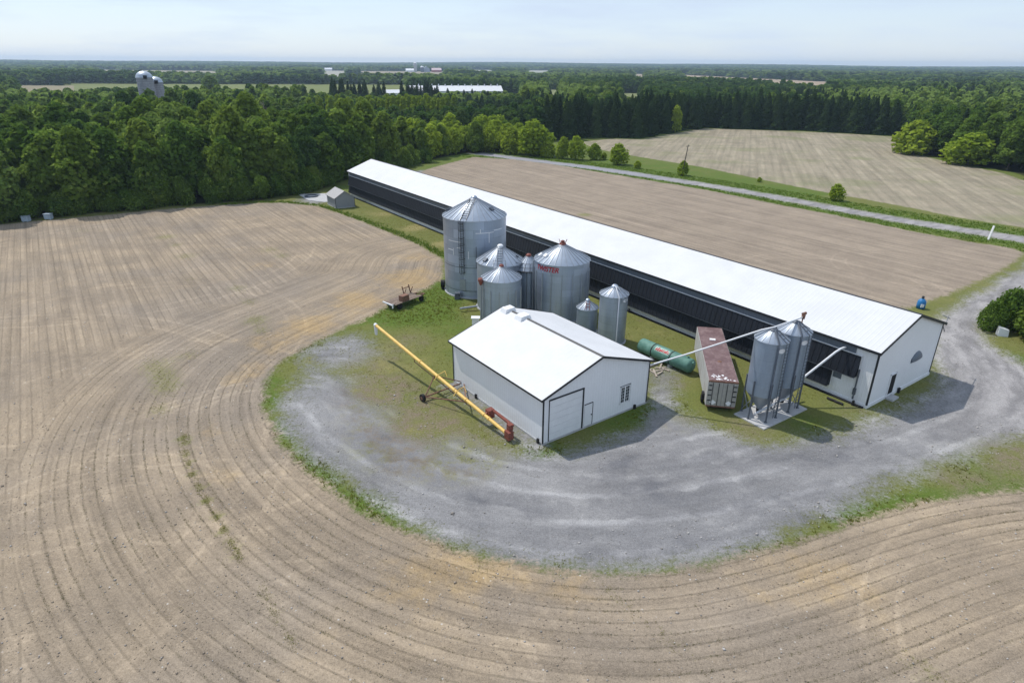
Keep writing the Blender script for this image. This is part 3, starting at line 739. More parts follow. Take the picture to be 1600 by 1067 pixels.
m = MB(); a = ca-1.62; p = Vector((math.cos(a)*(br+.35), math.sin(a)*(br+.35), 0)); m.tube([(p.x-.25,p.y,.75),(p.x+.25,p.y,.75)], .5, 14); m.box(p.x-.2,p.x+.2,p.y-.2,p.y+.2,0,.4); m.build('aeration_fan', M['black'], t)
# new light sheets and scars left where panels were replaced
m = MB()
for a0, a1, z in ((.02, .62, 8.55), (.62, 1.0, 8.75), (-.95, -.45, 7.35), (-1.0, -.75, 6.2), (-.6,-.45,6.6)):
    MB().lathe([(br+.012, z), (br+.012, z+.09)], 8, a0=ca+a0, a1=ca+a1).build('sealant_mark', M['decal_white'], t)
for a0, z0, z1 in ((.44, 7.3, 8.6), (-.75, 5.6, 6.5), (-.22, 5.3, 6.3), (.16, 8.6, 9.1)):
    MB().lathe([(br+.014, z0), (br+.014, z1)], 2, a0=ca+a0, a1=ca+a0+.022).build('sealant_mark', M['decal_white'], t)
m = MB(); m.lathe([(br+.01, 4.1), (br+.01, 4.16)], 40, a0=ca-1.4, a1=ca+1.4); m.lathe([(br+.01, 1.0), (br+.01, 1.05)], 40, a0=ca-1.4, a1=ca+1.4)
m.lathe([(br+.012, 4.1), (br+.012, 6.9)], 2, a0=ca+.02, a1=ca+.045)
m.build('sheet_joint', M['grey_steel'], t)

# mid bin with white cap, between the tall one and the front one
x, y, r, he, ha = -1.50, 75.1, 2.88, 5.95, 7.75
t, ro = grain_bin('grain bin with white cap and roof ladder, right of the tallest bin', x, y, r, he, ha, 'galv', 22, 'white_paint', cap_r=.32)
ca = CAMDIR(x, y)
m = MB(); roof_ladder(m, r+.05, he, .4, ha-.1, ca-.03, .6); m.bar((math.cos(ca)*r+.1, math.sin(ca)*r-.2, he-.1),(math.cos(ca)*r-.6, math.sin(ca)*r-.2, he-.1),.08); m.build('roof_ladder', M['grey_steel'], ro)
m = MB(); c0 = Vector((math.cos(ca-.03)*(r+.25), math.sin(ca-.03)*(r+.25), he+.1)); m.box(c0.x-.7,c0.x+.7,c0.y-.35,c0.y+.05,he+.0,he+.06)
for xx in (-.7,-.2,.3,.7): m.bar((c0.x+xx,c0.y-.33,he+.05),(c0.x+xx,c0.y-.33,he+.95),.05)
m.bar((c0.x-.7,c0.y-.33,he+.95),(c0.x+.7,c0.y-.33,he+.95),.05); m.bar((c0.x-.7,c0.y-.33,he+.5),(c0.x+.7,c0.y-.33,he+.5),.05); m.build('platform', M['galv_seam'], t)
roof_hatch(ro, r, he, ha, .8, ca-.85, .55, M['grey_steel']); roof_hatch(ro, r, he, ha, .72, ca+1.35, .4, M['grey_steel'])
m = MB(); m.tube([(math.cos(ca-1.1)*(r+.3), math.sin(ca-1.1)*(r+.3), .5), (math.cos(ca-1.1)*(r+2.0)-.6, math.sin(ca-1.1)*(r+1.6), .4)], .13, 8); m.build('unload_tube', M['galv_seam'], t)

# small front bin with red cap
x, y, r, he, ha = -1.26, 69.9, 2.29, 5.5, 6.82
t, ro = grain_bin('squat grain bin with small red cap, nearest behind the workshop roof', x, y, r, he, ha, 'galv', 20, 'red_paint', cap_r=.22, stiff=14, band=4.4)
ca = CAMDIR(x, y)
m = MB(); p = Vector((math.cos(ca-1.25)*(r+.2), math.sin(ca-1.25)*(r+.2), 0)); m.tube([(p.x,p.y,.1),(p.x,p.y,he-.3)], .11, 8); m.build('downspout', M['galv_seam'], t)
m = MB(); m.lathe([(.12, he-.75), (.34, he-.15), (.30, he+.05), (.05, he+.1)], 12, (p.x, p.y)); m.build('spout_hopper', M['red_paint'], t)

# narrow bin between, red cap, cage ladder
x, y, r, he, ha = 1.95, 74.7, 1.75, 5.2, 6.72
t, ro = grain_bin('narrow grain bin with red cap squeezed between wider bins', x, y, r, he, ha, 'galv_dull', 18, 'red_paint', cap_r=.28)
ca = CAMDIR(x, y)
m = MB(); m.lathe([(r+.05, .16), (r+.05, .45)], 32); m.build('base_ring', M['rust'], t)
m = MB(); ladder(m, (0,0), r+.14, ca+.75, .5, he+.5); m.build('ladder', M['dark_trim'], t)
m = MB()
for z in (he-.02,):
    for q in np.linspace(-1.1, 1.0, 8):
        a = ca+q; m.bar((math.cos(a)*(r+.35), math.sin(a)*(r+.35), z), (math.cos(a)*(r+.35), math.sin(a)*(r+.35), z+1.0), .05)
    for zz in (z+.5, z+1.0):
        for q in np.linspace(-1.1, .7, 7): m.bar((math.cos(ca+q)*(r+.35), math.sin(ca+q)*(r+.35), zz), (math.cos(ca+q+.3)*(r+.35), math.sin(ca+q+.3)*(r+.35), zz), .04)
    for q in np.linspace(-1.1, .7, 7):
        m.hexa([Vector((math.cos(ca+qq)*(r+e_), math.sin(ca+qq)*(r+e_), zz)) for zz in (z-.06, z) for qq, e_ in ((q,.02),(q+.3,.02),(q+.3,.4),(q,.4))])
m.build('catwalk', M['dark_trim'], t)
m = MB()
for q in (-.5, -.1, .3): m.bar((math.cos(ca+q)*(r+.05), math.sin(ca+q)*(r+.05), .3), (math.cos(ca+q)*(r+.05), math.sin(ca+q)*(r+.05), he), .07)
m.build('stiffener', M['grey_steel'], t)

# lettered bin
x, y, r, he, ha = 5.85, 72.6, 3.25, 6.95, 8.72
t, ro = grain_bin('broad grain bin with red TWISTER lettering below its eave', x, y, r, he, ha, 'galv', 28, 'red_paint', cap_r=.34, stiff=0)
ca = CAMDIR(x, y)
m = MB()
for i in range(10):
    a = ca-1.5+i*.38; m.bar((math.cos(a)*(r+.04), math.sin(a)*(r+.04), .2), (math.cos(a)*(r+.04), math.sin(a)*(r+.04), he-1.05), .08)
m.build('stiffener', M['galv_seam'], t)
m = MB(); m.lathe([(.2,ha+.15),(.28,ha+.3),(.1,ha+.4)], 10); m.bar((-.3,0,ha+.1),(-.45,0,ha+.55),.06); m.bar((.3,0,ha+.1),(.5,.1,ha+.5),.06); m.build('cap_lid', M['red_paint'], ro)
roof_hatch(ro, r, he, ha, .70, ca-.95, .5, M['decal_white']); roof_hatch(ro, r, he, ha, .78, ca-1.35, .5, M['decal_white'])
m = MB(); m.tube([(math.cos(ca-1.42)*(r+.15), math.sin(ca-1.42)*(r+.15), .3), (math.cos(ca-1.42)*(r+.15), math.sin(ca-1.42)*(r+.15), he-.2)], .10, 8); m.build('downspout', M['galv_seam'], t)
def letters(parent, txt, r, ca, a0, a1, zc, hgt, mat, tilt=0.0):
    cu = bpy.data.curves.new('letters', 'FONT'); cu.body = txt; cu.shear = .28; cu.offset = .018; cu.space_character = .95
    tmp = bpy.data.objects.new('letters_tmp', cu); COL.objects.link(tmp)
    dg = bpy.context.evaluated_depsgraph_get(); dg.update()
    me = bpy.data.meshes.new_from_object(tmp.evaluated_get(dg))
    bpy.data.objects.remove(tmp)
    import bmesh
    b = bmesh.new(); b.from_mesh(me); bmesh.ops.triangulate(b, faces=b.faces[:])
    bmesh.ops.subdivide_edges(b, edges=[e for e in b.edges if e.calc_length() > .15], cuts=2)
    bmesh.ops.triangulate(b, faces=b.faces[:])
    xs = [v.co.x for v in b.verts]; ys = [v.co.y for v in b.verts]; x0, x1, y0, y1 = min(xs), max(xs), min(ys), max(ys)
    for v in b.verts:
        a = ca+a0+(a1-a0)*(v.co.x-x0)/(x1-x0)
        z = zc+((v.co.y-y0)/(y1-y0)-.5)*hgt
        v.co = (math.cos(a)*(r+.03), math.sin(a)*(r+.03), z)
    b.to_mesh(me); b.free(); me.materials.clear(); me.materials.append(mat)
    return link('lettering', me, parent)
letters(t, 'TWISTER', r, ca, -1.02, -.10, he-.55, .62, M['red_letters'])

# low bin
x, y, r, he, ha = 8.45, 67.0, 1.17, 2.96, 3.78
t, ro = grain_bin('very low small grain bin beside the slim tall feed bin', x, y, r, he, ha, 'galv_dull', 14, 'galv', cap_r=.2)
ca = CAMDIR(x, y); m = MB(); roof_ladder(m, r+.05, he, .3, ha-.1, ca+.05, .4); m.build('roof_ladder', M['red_paint'], ro)
# slim tall bin
x, y, r, he, ha = 10.9, 64.35, 1.50, 5.53, 6.33
t, ro = grain_bin('slim tall smooth feed bin right of the low bin', x, y, r, he, ha, 'galv', 16, 'galv', cap_r=.3)
ca = CAMDIR(x, y); m = MB()
a = ca+.35; e = Vector((math.cos(a), math.sin(a), 0)); m.tube([e*.25+Vector((0,0,ha+.1)), e*(r+.1)+Vector((0,0,he+.1)), e*(r+.12)+Vector((0,0,.3))], .07, 8); m.build('fill_pipe', M['pipe'], t)
m = MB()
for s in (.6, 1.0): e = Vector((math.cos(ca+s), math.sin(ca+s), 0)); e2 = Vector((math.cos(ca+s), math.sin(ca+s), 0)); m.tube([e*.3+Vector((0,0,ha+.05)), e*.9+Vector((0,0,ha-.05)), e2*(r+.06)+Vector((0,0,he+.15)), e2*(r+.06)+Vector((0,0,he-.6))], .035, 6)
m.build('hand_rail', M['galv_seam'], ro)
def plate(parent, r, a, z, w, h, mat):
    m = MB(); vs = []
    n = 16
    for i in range(n):
        q = 2*math.pi*i/n; aa = a+math.cos(q)*w/2/r; vs.append((math.cos(aa)*(r+.03), math.sin(aa)*(r+.03), z+math.sin(q)*h/2))
    m.add(vs, [tuple(range(n))]); return m.build('name_plate', mat, parent)
plate(t, r, ca+.95, he-.45, .75, .36, M['decal_white'])

# hopper feed bins on a slab
def hopper_bin(label, x, y):
    r, he, ha, hc, ht = 1.36, 7.22, 7.9, 2.25, .55
    t = empty('hopper_bin', (x, y, .1), 0, label, 'feed bin', 'hopper feed bins on the concrete pad')
    MB().lathe([(r, hc), (r, he)], 48).build('wall', M['galv_dull'], t)
    MB().lathe([(.22, ht), (.24, ht+.12), (r, hc)], 48).build('hopper', M['galv_seam'], t)
    ro = MB().lathe([(r+.06, he-.05), (r+.06, he), (.32, ha)], 32).build('roof', M['galv_roof'], t)
    s = MB()
    for i in range(16):
        a = 2*math.pi*(i+.5)/16; s.bar((math.cos(a)*(r+.06), math.sin(a)*(r+.06), he+.02), (math.cos(a)*.3, math.sin(a)*.3, ha+.02), .045, .06)
    s.build('seam', M['galv_seam'], ro)
    MB().lathe([(.36, ha-.05), (.36, ha+.1), (.05, ha+.16)], 18).build('cap', M['grey_steel'], ro)
    MB().lathe([(.24, .25), (.26, ht+.05)], 12).build('boot', M['black'], t)
    for i in range(6):
        a = BARN_YAW+.52+i*math.pi/3; e = Vector((math.cos(a), math.sin(a), 0))*(r+.05)
        l = MB(); l.bar(e+Vector((0,0,.0)), e+Vector((0,0,3.6)), .11, .11); e.normalize(); l.box(e.x*(r+.05)-.12,e.x*(r+.05)+.12,e.y*(r+.05)-.12,e.y*(r+.05)+.12,.0,.03); l.build('leg', M['grey_steel'], t)
    for i in range(6):
        b = MB()
        a = BARN_YAW+.52+i*math.pi/3; a2 = a+math.pi/3
        if i % 2 == 0:
            p, q = Vector((math.cos(a), math.sin(a), 0))*(r+.05), Vector((math.cos(a2), math.sin(a2), 0))*(r+.05)
            b.bar(p+Vector((0,0,.25)), q+Vector((0,0,1.9)), .05); b.bar(q+Vector((0,0,.25)), p+Vector((0,0,1.9)), .05)
            b.build('brace', M['galv_seam'], t)
    ca = CAMDIR(x, y)
    b = MB(); a = ca+.45; e = Vector((math.cos(a), math.sin(a), 0)); b.tube([e*.3+Vector((0,0,ha+.1)), e*(r+.12)+Vector((0,0,he+.08)), e*(r+.12)+Vector((0,0,.9))], .06, 8); b.build('sight_pipe', M['grey_steel'], t)
    b = MB(); ladder(b, (0,0), r+.15, ca+1.0, .4, he+.2, .4); roof_ladder(b, r+.1, he, .35, ha-.02, ca+1.0, .4); b.build('ladder', M['grey_steel'], t)
    plate(t, r, ca+.72, he-.62, .62, .42, M['decal_white'])
    return t
pd = MB(); cpt = [(19.4,48.35),(21.1,45.8),(26.2,49.3),(24.5,51.85)]
pd.add([(x,y,-.1) for x,y in cpt]+[(x,y,.1) for x,y in cpt], [(4,5,6,7),(0,1,5,4),(1,2,6,5),(2,3,7,6),(3,0,4,7)])
tag(pd.build('concrete_pad', M['concrete']), 'pale concrete slab under the two hopper feed bins', 'concrete pad')
hopper_bin('hopper feed bin on legs, nearer of the two on the slab', 21.5, 48.3)
hopper_bin('hopper feed bin on legs, farther of the two on the slab', 24.1, 50.05)
# unloading auger tubes
m = MB(); m.tube([(20.9,47.6,.55),(24.9,50.4,.75)], .11, 10); m.tube([(24.9,50.4,.75),(25.9,51.3,1.4)], .11, 10)
t = m.build('feed_tube', M['pipe']); tag(t, 'white feed tube running under the hopper feed bins', 'pipe')
P0 = Vector((25.95,51.35,1.45)); wl = Vector((BARN_O[0]+BA[0]*2.9-BB[0]*.1, BARN_O[1]+BA[1]*2.9-BB[1]*.1, 4.95))
P0 = Vector((25.3,50.35,2.1)); MID = wl+Vector((-BB[0]*1.3, -BB[1]*1.3, .02))+Vector((BA[0]*.6, BA[1]*.6, 0))
MID = wl.lerp(P0, .22)+Vector((0,0,.28))
m = MB(); m.tube([P0, P0.lerp(MID, .5), P0.lerp(MID, .85), MID, MID.lerp(wl, .5)+Vector((0,0,.08)), wl], .10, 10)
t = m.build('feed_pipe', M['pipe']); tag(t, 'bent white pipe rising from hopper bins to the long barn wall', 'pipe')
A = Vector((12.07, 50.0, 3.95)); B = Vector((21.5, 48.3, 8.15)); C_ = Vector((24.1, 50.05, 8.2))
m = MB(); pts = [A, A.lerp(B, .3)+Vector((0,0,.0)), A.lerp(B, .65)+Vector((0,0,.12)), A.lerp(B, .9)+Vector((0,0,.22)), B+Vector((0,0,.12)), B.lerp(C_, .5)+Vector((0,0,.12)), C_+Vector((.6,.35,.15))]
m.tube(pts, .072, 10); t = m.build('conveyor_pipe', M['pipe']); tag(t, 'long thin white pipe from workshop eave to the hopper bin tops', 'pipe')
m = MB(); c = C_+Vector((.62,.36,.12)); m.tube([c+Vector((0,0,-.1)), c+Vector((.05,0,.28))], .16, 10); m.tube([c+Vector((-.1,0,.3)), c+Vector((.25,.1,.38))], .12, 10); m.bar(c+Vector((0,0,-.75)), c, .08)
t = m.build('pipe_motor', M['rust']); tag(t, 'rusty motor at the end of the long white pipe', 'motor')

# ------------------------------------------------------------------ refrigerated trailer box
def trailer_box():
    yaw = 1.3936; L, Wd, h = 12.4, 2.5, 2.95
    t = empty('storage_trailer', (17.08, 49.16, 0), yaw, 'old trailer box with brown roof and grey rear doors beside the hopper bins', 'trailer')
    # local x runs away from the doors, y to the left; box spans y 0..-Wd
    k = N('trailer_side'); o = k.obj(); n1 = k.noise(k.vscale(o, (1,1,.3)), 1.5, 4, .65); x = k.sep(o)[0]
    fr = k.math('FRACT', k.math('DIVIDE', x, .61)); sm = k.ss(k.math('ABSOLUTE', k.sub(fr, .5)), .04, .0)
    ms = k.bsdf(k.scalec(k.mix(k.ss(n1, .45, .75), (.42,.42,.41), (.28,.25,.22)), k.sub(1.0, k.mul(sm, .35))), .6)
    k = N('trailer_roof'); n1 = k.noise(k.obj(), 1.0, 5, .65); n2 = k.noise(k.obj(), 4, 4, .6)
    mr_ = k.bsdf(k.scalec(k.mix(k.ss(n1, .4, .68), (.135,.082,.082), (.20,.135,.13)), k.lin(n2, .3, .7, .85, 1.15)), .7)
    b = MB(); b.box(0, L, -Wd, 0, .45, h-.02); b.build('box', ms, t)
    r = MB(); r.box(-.0, L, -Wd+.03, -.03, h-.02, h+.02); rr = r.build('roof', mr_, t)
    p = MB(); random.seed(3)
    for i in range(26):
        cx, cy, q = abs(random.gauss(.55, .4))+.12, random.uniform(-Wd+.3, -.3), random.uniform(.03, .13)
        if cx > 1.7 or (cy < -1.5 and cx > .8): continue
        vs = [(cx+math.cos(a)*q*random.uniform(.6, 1.5), cy+math.sin(a)*q*random.uniform(.6, 1.9), h+.024+i*.0004) for a in np.linspace(0, 2*math.pi, 9)[:-1]]
        MB().add(vs, [tuple(range(8))]).build('peeled_patch', M['decal_white'], rr)
    p = MB(); p.box(8.9, 9.3, -1.5, -.95, h+.02, h+.09); p.build('roof_vent', M['decal_white'], rr)
    p = MB(); p.lathe([(.22, h+.03), (.16, h+.06), (.05, h+.05)], 10, (4.0, -1.35)); p.build('rust_spot', M['rust'], rr)
    for s in (0, 1):
        d = MB(); y0 = -.06-s*1.2; d.box(-.06, -.002, y0-1.17, y0, .55, h-.14)
        dd = d.build('rear_door', M['wood_grey'] if False else plain('trailer_door', (.33,.32,.29), .6, 0, .15), t)
        q = MB()
        for yy in (y0-.35, y0-.85): q.tube([(-.10, yy, .6), (-.10, yy, h-.2)], .025, 6)
        for zz in (1.0, 1.5, 2.0, 2.45): q.box(-.10, -.06, y0-.28 if s == 0 else y0-1.17, y0 if s == 0 else y0-.89, zz, zz+.09)
        q.build('lock_bar', M['dark_trim'], dd)
        sq = MB(); yc = y0-.5-.12*s; sq.add([(-.066,yc-.3,.85),(-.066,yc,.62),(-.066,yc+.3,.85),(-.066,yc,1.1)], [(0,1,2,3)]); sq.build('placard', M['decal_white'], dd)
    f = MB(); f.box(-.07,-.001,-Wd,0,h-.14,h); f.box(-.07,-.001,-Wd,0,.42,.55); f.build('door_frame', M['rust'], t)
    for xx in (.6, 1.9, 10): MB().box(xx, xx+.25, -Wd+.2, -.2, .0, .45).build('skid', M['black'], t)
    lg = MB(); lg.box(1.1, 1.7, .0, .22, .35, 1.0); lg.tube([(1.4,.02,.42),(1.4,.26,.42)], .34, 14); lg.build('side_wheel', M['black'], t)
trailer_box()

# ------------------------------------------------------------------ green tank
def tank():
    A = Vector((13.75, 61.3, .85)); B = Vector((17.55, 56.3, .85)); d = B-A; Lg = d.length; yaw = math.atan2(d.y, d.x); r = .74
    t = empty('storage_tank', (A.x, A.y, 0), yaw, 'long green horizontal tank lying on the grass between workshop and trailer', 'tank')
    k = N('green_tank'); n1 = k.noise(k.obj(), 1.4, 4, .6)
    mg = k.bsdf(k.mix(k.ss(n1, .35, .7), (.075,.175,.14), (.125,.25,.205)), .55)
    m = MB(); m.tube([(-.28,0,.85),(-.22,0,.85),(-.1,0,.85),(0,0,.85),(Lg,0,.85),(Lg+.1,0,.85),(Lg+.22,0,.85),(Lg+.28,0,.85)], [.25,.5,.68,r,r,.68,.5,.25], 32); m.build('shell', mg, t)
    for x in (1.75, 4.1):
        s = MB()
        for q in np.linspace(0, 2*math.pi, 33)[:-1]:
            q2 = q+2*math.pi/32; s.hexa([Vector((xx, math.cos(a)*rr, .85+math.sin(a)*rr)) for xx in (x-.05, x+.05) for a, rr in ((q,r-.01),(q2,r-.01),(q2,r+.025),(q,r+.025))])
        s.build('strap', M['black'], t)
        s = MB(); s.box(x-.12, x+.12, -.6, .6, -.02, .3); s.build('saddle', M['concrete'], t)
    lb = MB(); a0, a1 = R(-10-90), R(48-90)
    m = MB()
    # faded label: pale field with broken red strokes
    side = -1
    def on(x, a, e): return (x, math.cos(a)*(r+e)*1.0, .85+math.sin(a)*(r+e))
    for xa, xb, aa, ab, e, mm, nm in ((2.1, 3.9, R(150), R(105), .006, 'decal', 'label'),):
        vs = []
        for i in range(9):
            a = aa+(ab-aa)*i/8; vs += [on(xa, a, e), on(xb, a, e)]
        m.add(vs, [(2*i, 2*i+1, 2*i+3, 2*i+2) for i in range(8)])
    k = N('tank_label'); mlab = k.bsdf((.27,.42,.36), .5)
    l = m.build('label', mlab, t)
    random.seed(5); m = MB(); x = 2.2
    while x < 3.75:
        w = random.uniform(.1, .2); aa, ab = R(random.uniform(140,146)), R(random.uniform(112,124)); vs = []
        for i in range(5):
            a = aa+(ab-aa)*i/4; vs += [on(x+.02*i, a, .012), on(x+w+.02*i, a, .012)]
        m.add(vs, [(2*i, 2*i+1, 2*i+3, 2*i+2) for i in range(4)]); x += w+random.uniform(.03,.07)
    m.build('faded_lettering', M['red_letters'], l)
    MB().tube([(Lg-.35,0,1.5),(Lg-.35,0,1.78)], .1, 10).build('valve', mg, t); MB().tube([(Lg+.15,0,1.2),(Lg+.42,0,1.3)], .16, 10).build('nozzle', mg, t)
tank()
m = MB(); random.seed(9)
for i in range(9):
    c = Vector((13.5+random.uniform(0,2.6), 57.2+random.uniform(-1.2,1.2)-.0, .05)); a = random.uniform(0, 3.1); q = Vector((math.cos(a), math.sin(a), 0))*random.uniform(.4,.9); m.bar(c-q, c+q, .16, .08+.02*i)
t = m.build('scrap_boards', M['wood_grey']); tag(t, 'loose grey boards and scrap lying in front of the green tank', 'scrap wood')

# ------------------------------------------------------------------ yellow grain auger
def auger():
    lo = Vector((-.25, 43.95, .55)); hi = Vector((-13.85, 59.75, 3.55)); d = hi-lo
    t = empty('grain_auger', (lo.x, lo.y, 0), 0, 'long yellow grain auger on red wheeled frame beside the workshop', 'auger')
    T = lambda p: tuple(p-Vector((lo.x, lo.y, 0)))
    m = MB(); m.tube([T(lo), T(hi)], .15, 14); tb = m.build('tube', M['yellow_paint'], t)
    e = d.normalized()
    for q in (.12, .15, .27, .35, .61): c = lo.lerp(hi, q); MB().tube([T(c-e*.06), T(c+e*.06)], .19, 14).build('flange', M['yellow_paint'], tb)
    m = MB(); m.tube([T(hi), T(hi+Vector((0,0,-.2))), T(hi+Vector((-.02,.02,-1.05)))], [.17,.18,.13], 10); m.tube([T(hi-d.normalized()*.15), T(hi+d.normalized()*.12)], .19, 10); m.build('spout', M['pipe'], t)
    # intake end and drive
    pr = Vector((-d.y, d.x, 0)).normalized()*-1   # to the right, towards the workshop
    m = MB(); c = lo; e = d.normalized()
    m.hexa([T(c+v+Vector((0,0,z))) for z in (-.35, .35) for v in (pr*-.22-e*.3, pr*.32-e*.3, pr*.32+e*.25, pr*-.22+e*.25)])
    m.hexa([T(c+v+Vector((0,0,z))) for z in (.35, .85) for v in (pr*.02-e*.12, pr*.42-e*.12, pr*.42+e*.25, pr*.02+e*.25)])
    m.build('gearbox', M['red_paint'], t)
    m = MB(); a = lo+pr*.5+Vector((0,0,.62)); b = lo.lerp(hi, .125)+pr*.62+Vector((0,0,.45)); m.bar(T(a), T(b), .24, .14); m.build('belt_guard', M['red_paint'], t)
    m = MB(); c = lo.lerp(hi, .145)+pr*.5; m.hexa([T(c+v+Vector((0,0,z))) for z in (-.35, .42) for v in (pr*-.3-e*.25, pr*.35-e*.25, pr*.35+e*.2, pr*-.3+e*.2)]); m.bar(T(c-pr*.45+Vector((0,0,.1))), T(c+pr*.2+Vector((0,0,.4))), .12); m.build('motor_mount', M['red_paint'], t)
    m = MB(); c = lo.lerp(hi, .165)+pr*.95; m.tube([T(c-pr*.12+Vector((0,0,-.27))), T(c+pr*.12+Vector((0,0,-.27)))], .0001 if False else .33, 16); wz = m
    # wheels and undercarriage
    wl = Vector((-8.0, 50.35, .36)); wr = Vector((-4.35, 53.6, .36))
    ax = (wr-wl).normalized()
    for w in (wl, wr):
        m = MB(); m.tube([T(w-ax*.12), T(w+ax*.12)], .36, 18); wh = m.build('wheel', M['black'], t)
        m = MB(); m.tube([T(w-ax*.14), T(w+ax*.14)], .17, 12); m.build('hub', M['rust'], wh)
    m = MB(); m.bar(T(wl), T(wr), .10)
    f1 = lo.lerp(hi, .27)+Vector((0,0,-.2)); f2 = lo.lerp(hi, .50)+Vector((0,0,-.2)); f3 = lo.lerp(hi, .66)+Vector((0,0,-.15))
    for w in (wl+ax*.25, wr-ax*.25):
        m.bar(T(w), T(f1), .09); m.bar(T(w), T(f2), .08)
    m.bar(T(lo.lerp(hi,.25)+Vector((0,0,-.35))), T(f3+Vector((0,0,-.35))), .06); m.bar(T(f3+Vector((0,0,-.4))), T(f3+Vector((0,0,.25))), .06); m.bar(T(f2+Vector((0,0,-.4))), T(f2+Vector((0,0,.25))), .06)
    m.build('undercarriage', M['rust'], t)
    for q in (.33, .47):
        m = MB()
        c = lo.lerp(hi, q); m.bar(T(c-pr*.45+Vector((0,0,-.2))), T(c-pr*.02+Vector((0,0,.25))), .04); m.bar(T(c+pr*.02+Vector((0,0,.22))), T(c+pr*.75+Vector((0,0,.35))), .04); m.bar(T(c+pr*.75+Vector((0,0,.35))), T(c+pr*.6-e*.5+Vector((0,0,.1))), .04)
        m.build('tarp_hook', M['yellow_paint'], t)
auger()

# ------------------------------------------------------------------ small things about the yard
def shed():
    g1 = Vector((-36.75,132.08,0)); yaw = R(122.6)
    t = empty('garden_shed', g1, yaw, 'small grey board shed with pale gable roof near the far end of the long barn', 'shed')
    Wd, L, he, hp = 4.05, 5.6, 2.12, 3.5
    k = N('shed_board'); o = k.obj(); z = k.sep(o)[2]; fr = k.math('FRACT', k.math('DIVIDE', z, .2)); n1 = k.noise(o, 2, 4, .6)
    mw = k.bsdf(k.scalec((.27,.28,.29), k.add(.9, k.mul(n1, .2), k.mul(k.ss(fr, .15, 0), -.2))), .9)
    k = N('shed_shingle'); n1 = k.noise(k.obj(), 5, 4, .7); mr_ = k.bsdf(k.scalec((.38,.37,.36), k.lin(n1, .3, .7, .85, 1.15)), .9)
    w = MB(); w.add([(0,0,0),(L,0,0),(L,0,he),(0,0,he)], [(0,3,2,1)]); w.add([(0,-Wd,0),(L,-Wd,0),(L,-Wd,he),(0,-Wd,he)], [(0,1,2,3)])
    for x in (0, L): w.add([(x,0,0),(x,-Wd,0),(x,-Wd,he),(x,-Wd/2,hp-.1),(x,0,he)], [(0,1,2,3,4)])
    w.build('wall', mw, t)
    roof_pair(MB(), -.2, L+.2, .25, -Wd-.25, he+.0, hp, .09).build('roof', mr_, t)
    c = MB(); c.box(-.05,.05,-.05,.05,0,he); c.box(-.05,.05,-Wd-.05,-Wd+.05,0,he); c.build('corner_trim', M['grey_steel'], t)
    f = MB(); f.box(-.06, L, -Wd-.06, .06, -.2, .12); f.build('foundation', M['concrete'], t)
shed()
m = MB(); cpt = [(-49.5,147.5),(-45.2,140.8),(-40.9,138.6),(-38,141.2),(-43.5,148.6)]
m.add([(x,y,-.1) for x,y in cpt]+[(x,y,.08) for x,y in cpt], [(5,6,7,8,9)]+[(i,(i+1)%5,(i+1)%5+5,i+5) for i in range(5)])
tag(m.build('concrete_slab', M['concrete']), 'pale concrete slab left of the grey shed', 'concrete slab')
m = MB(); m.lathe([(1.5,.08),(1.5,.32),(1.15,.32),(1.15,.08)], 28, (-45.6,144.8), smooth=False); t = m.build('tank_rim', M['grey_steel']); tag(t, 'dark round tank rim on the slab by the shed', 'tank rim')

def wagon():
    t = empty('farm_wagon', (-13.6, 75.6, 0), R(52), 'derelict grey wooden flat wagon standing in tall grass at the field edge', 'wagon')
    m = MB(); random.seed(2)
    for i in range(7): m.box(-2.6+random.uniform(-.2,.2), 1.9+random.uniform(-.3,.2), -1.05+i*.3, -.78+i*.3, .72, .78+random.uniform(0,.03))
    m.build('deck', plain('rotten_wood', (.19,.145,.115), .9, 0, .5, 5), t)
    m = MB(); m.box(-2.5,2.6,-.55,-.42,.5,.72); m.box(-2.5,2.6,.42,.55,.5,.72); m.bar((2.6,-.5,.6),(3.5,0,.45),.12); m.bar((2.6,.5,.6),(3.5,0,.45),.12); m.build('frame', M['rust'], t)
    m = MB(); m.box(-1.2,-.1,-1.0,-.3,.80,1.5); m.build('crate', M['rust'], t)
    m = MB()
    for x in (.9, 2.0): m.bar((x,1.0,.7),(x-.25,1.05,1.9),.1); m.bar((x,1.0,.75),(x+.3,.9,1.5),.08)
    m.bar((.7,1.03,1.6),(1.9,1.03,1.6),.08); m.build('rack', M['rust'], t)
    m = MB(); m.bar((-2.75,-.9,.75),(-2.75,.9,.85),.14); m.bar((-2.8,-.9,.4),(-2.75,-.9,.95),.12); m.build('end_board', M['decal_white'], t)
    for x in (-1.7, 2.0):
        for y in (-.95, .95):
            m = MB(); m.tube([(x,y-.1,.38),(x,y+.1,.38)], .38, 14); m.build('wheel', M['black'], t)
wagon()
m = MB(); m.box(-4.55,-3.75,66.9,67.5,0,1.5); m.box(-4.65,-3.65,66.8,67.6,1.5,1.56); t = m.build('electric_box', M['white_paint']); tag(t, 'white electrical cabinet left of the squat bin behind the workshop', 'cabinet')
m = MB(); m.lathe([(.02,1.3),(.2,1.28),(.3,1.2),(.40,1.05),(.48,.95),(.5,.5),(.5,.05),(.02,.02)], 20, (51.4,75.2)); t = m.build('blue_drum', M['blue_plastic']); tag(t, 'blue plastic tank standing by the driveway at the barn corner', 'plastic tank')
m = MB(); m.lathe([(.15,1.28),(.15,1.6),(.03,1.64)], 10, (51.4,75.2)); q = m.build('lid', M['dark_trim'], t); m = MB(); m.box(51.05,51.45,74.68,74.74,.3,.7); m.build('label', M['decal_white'], t)
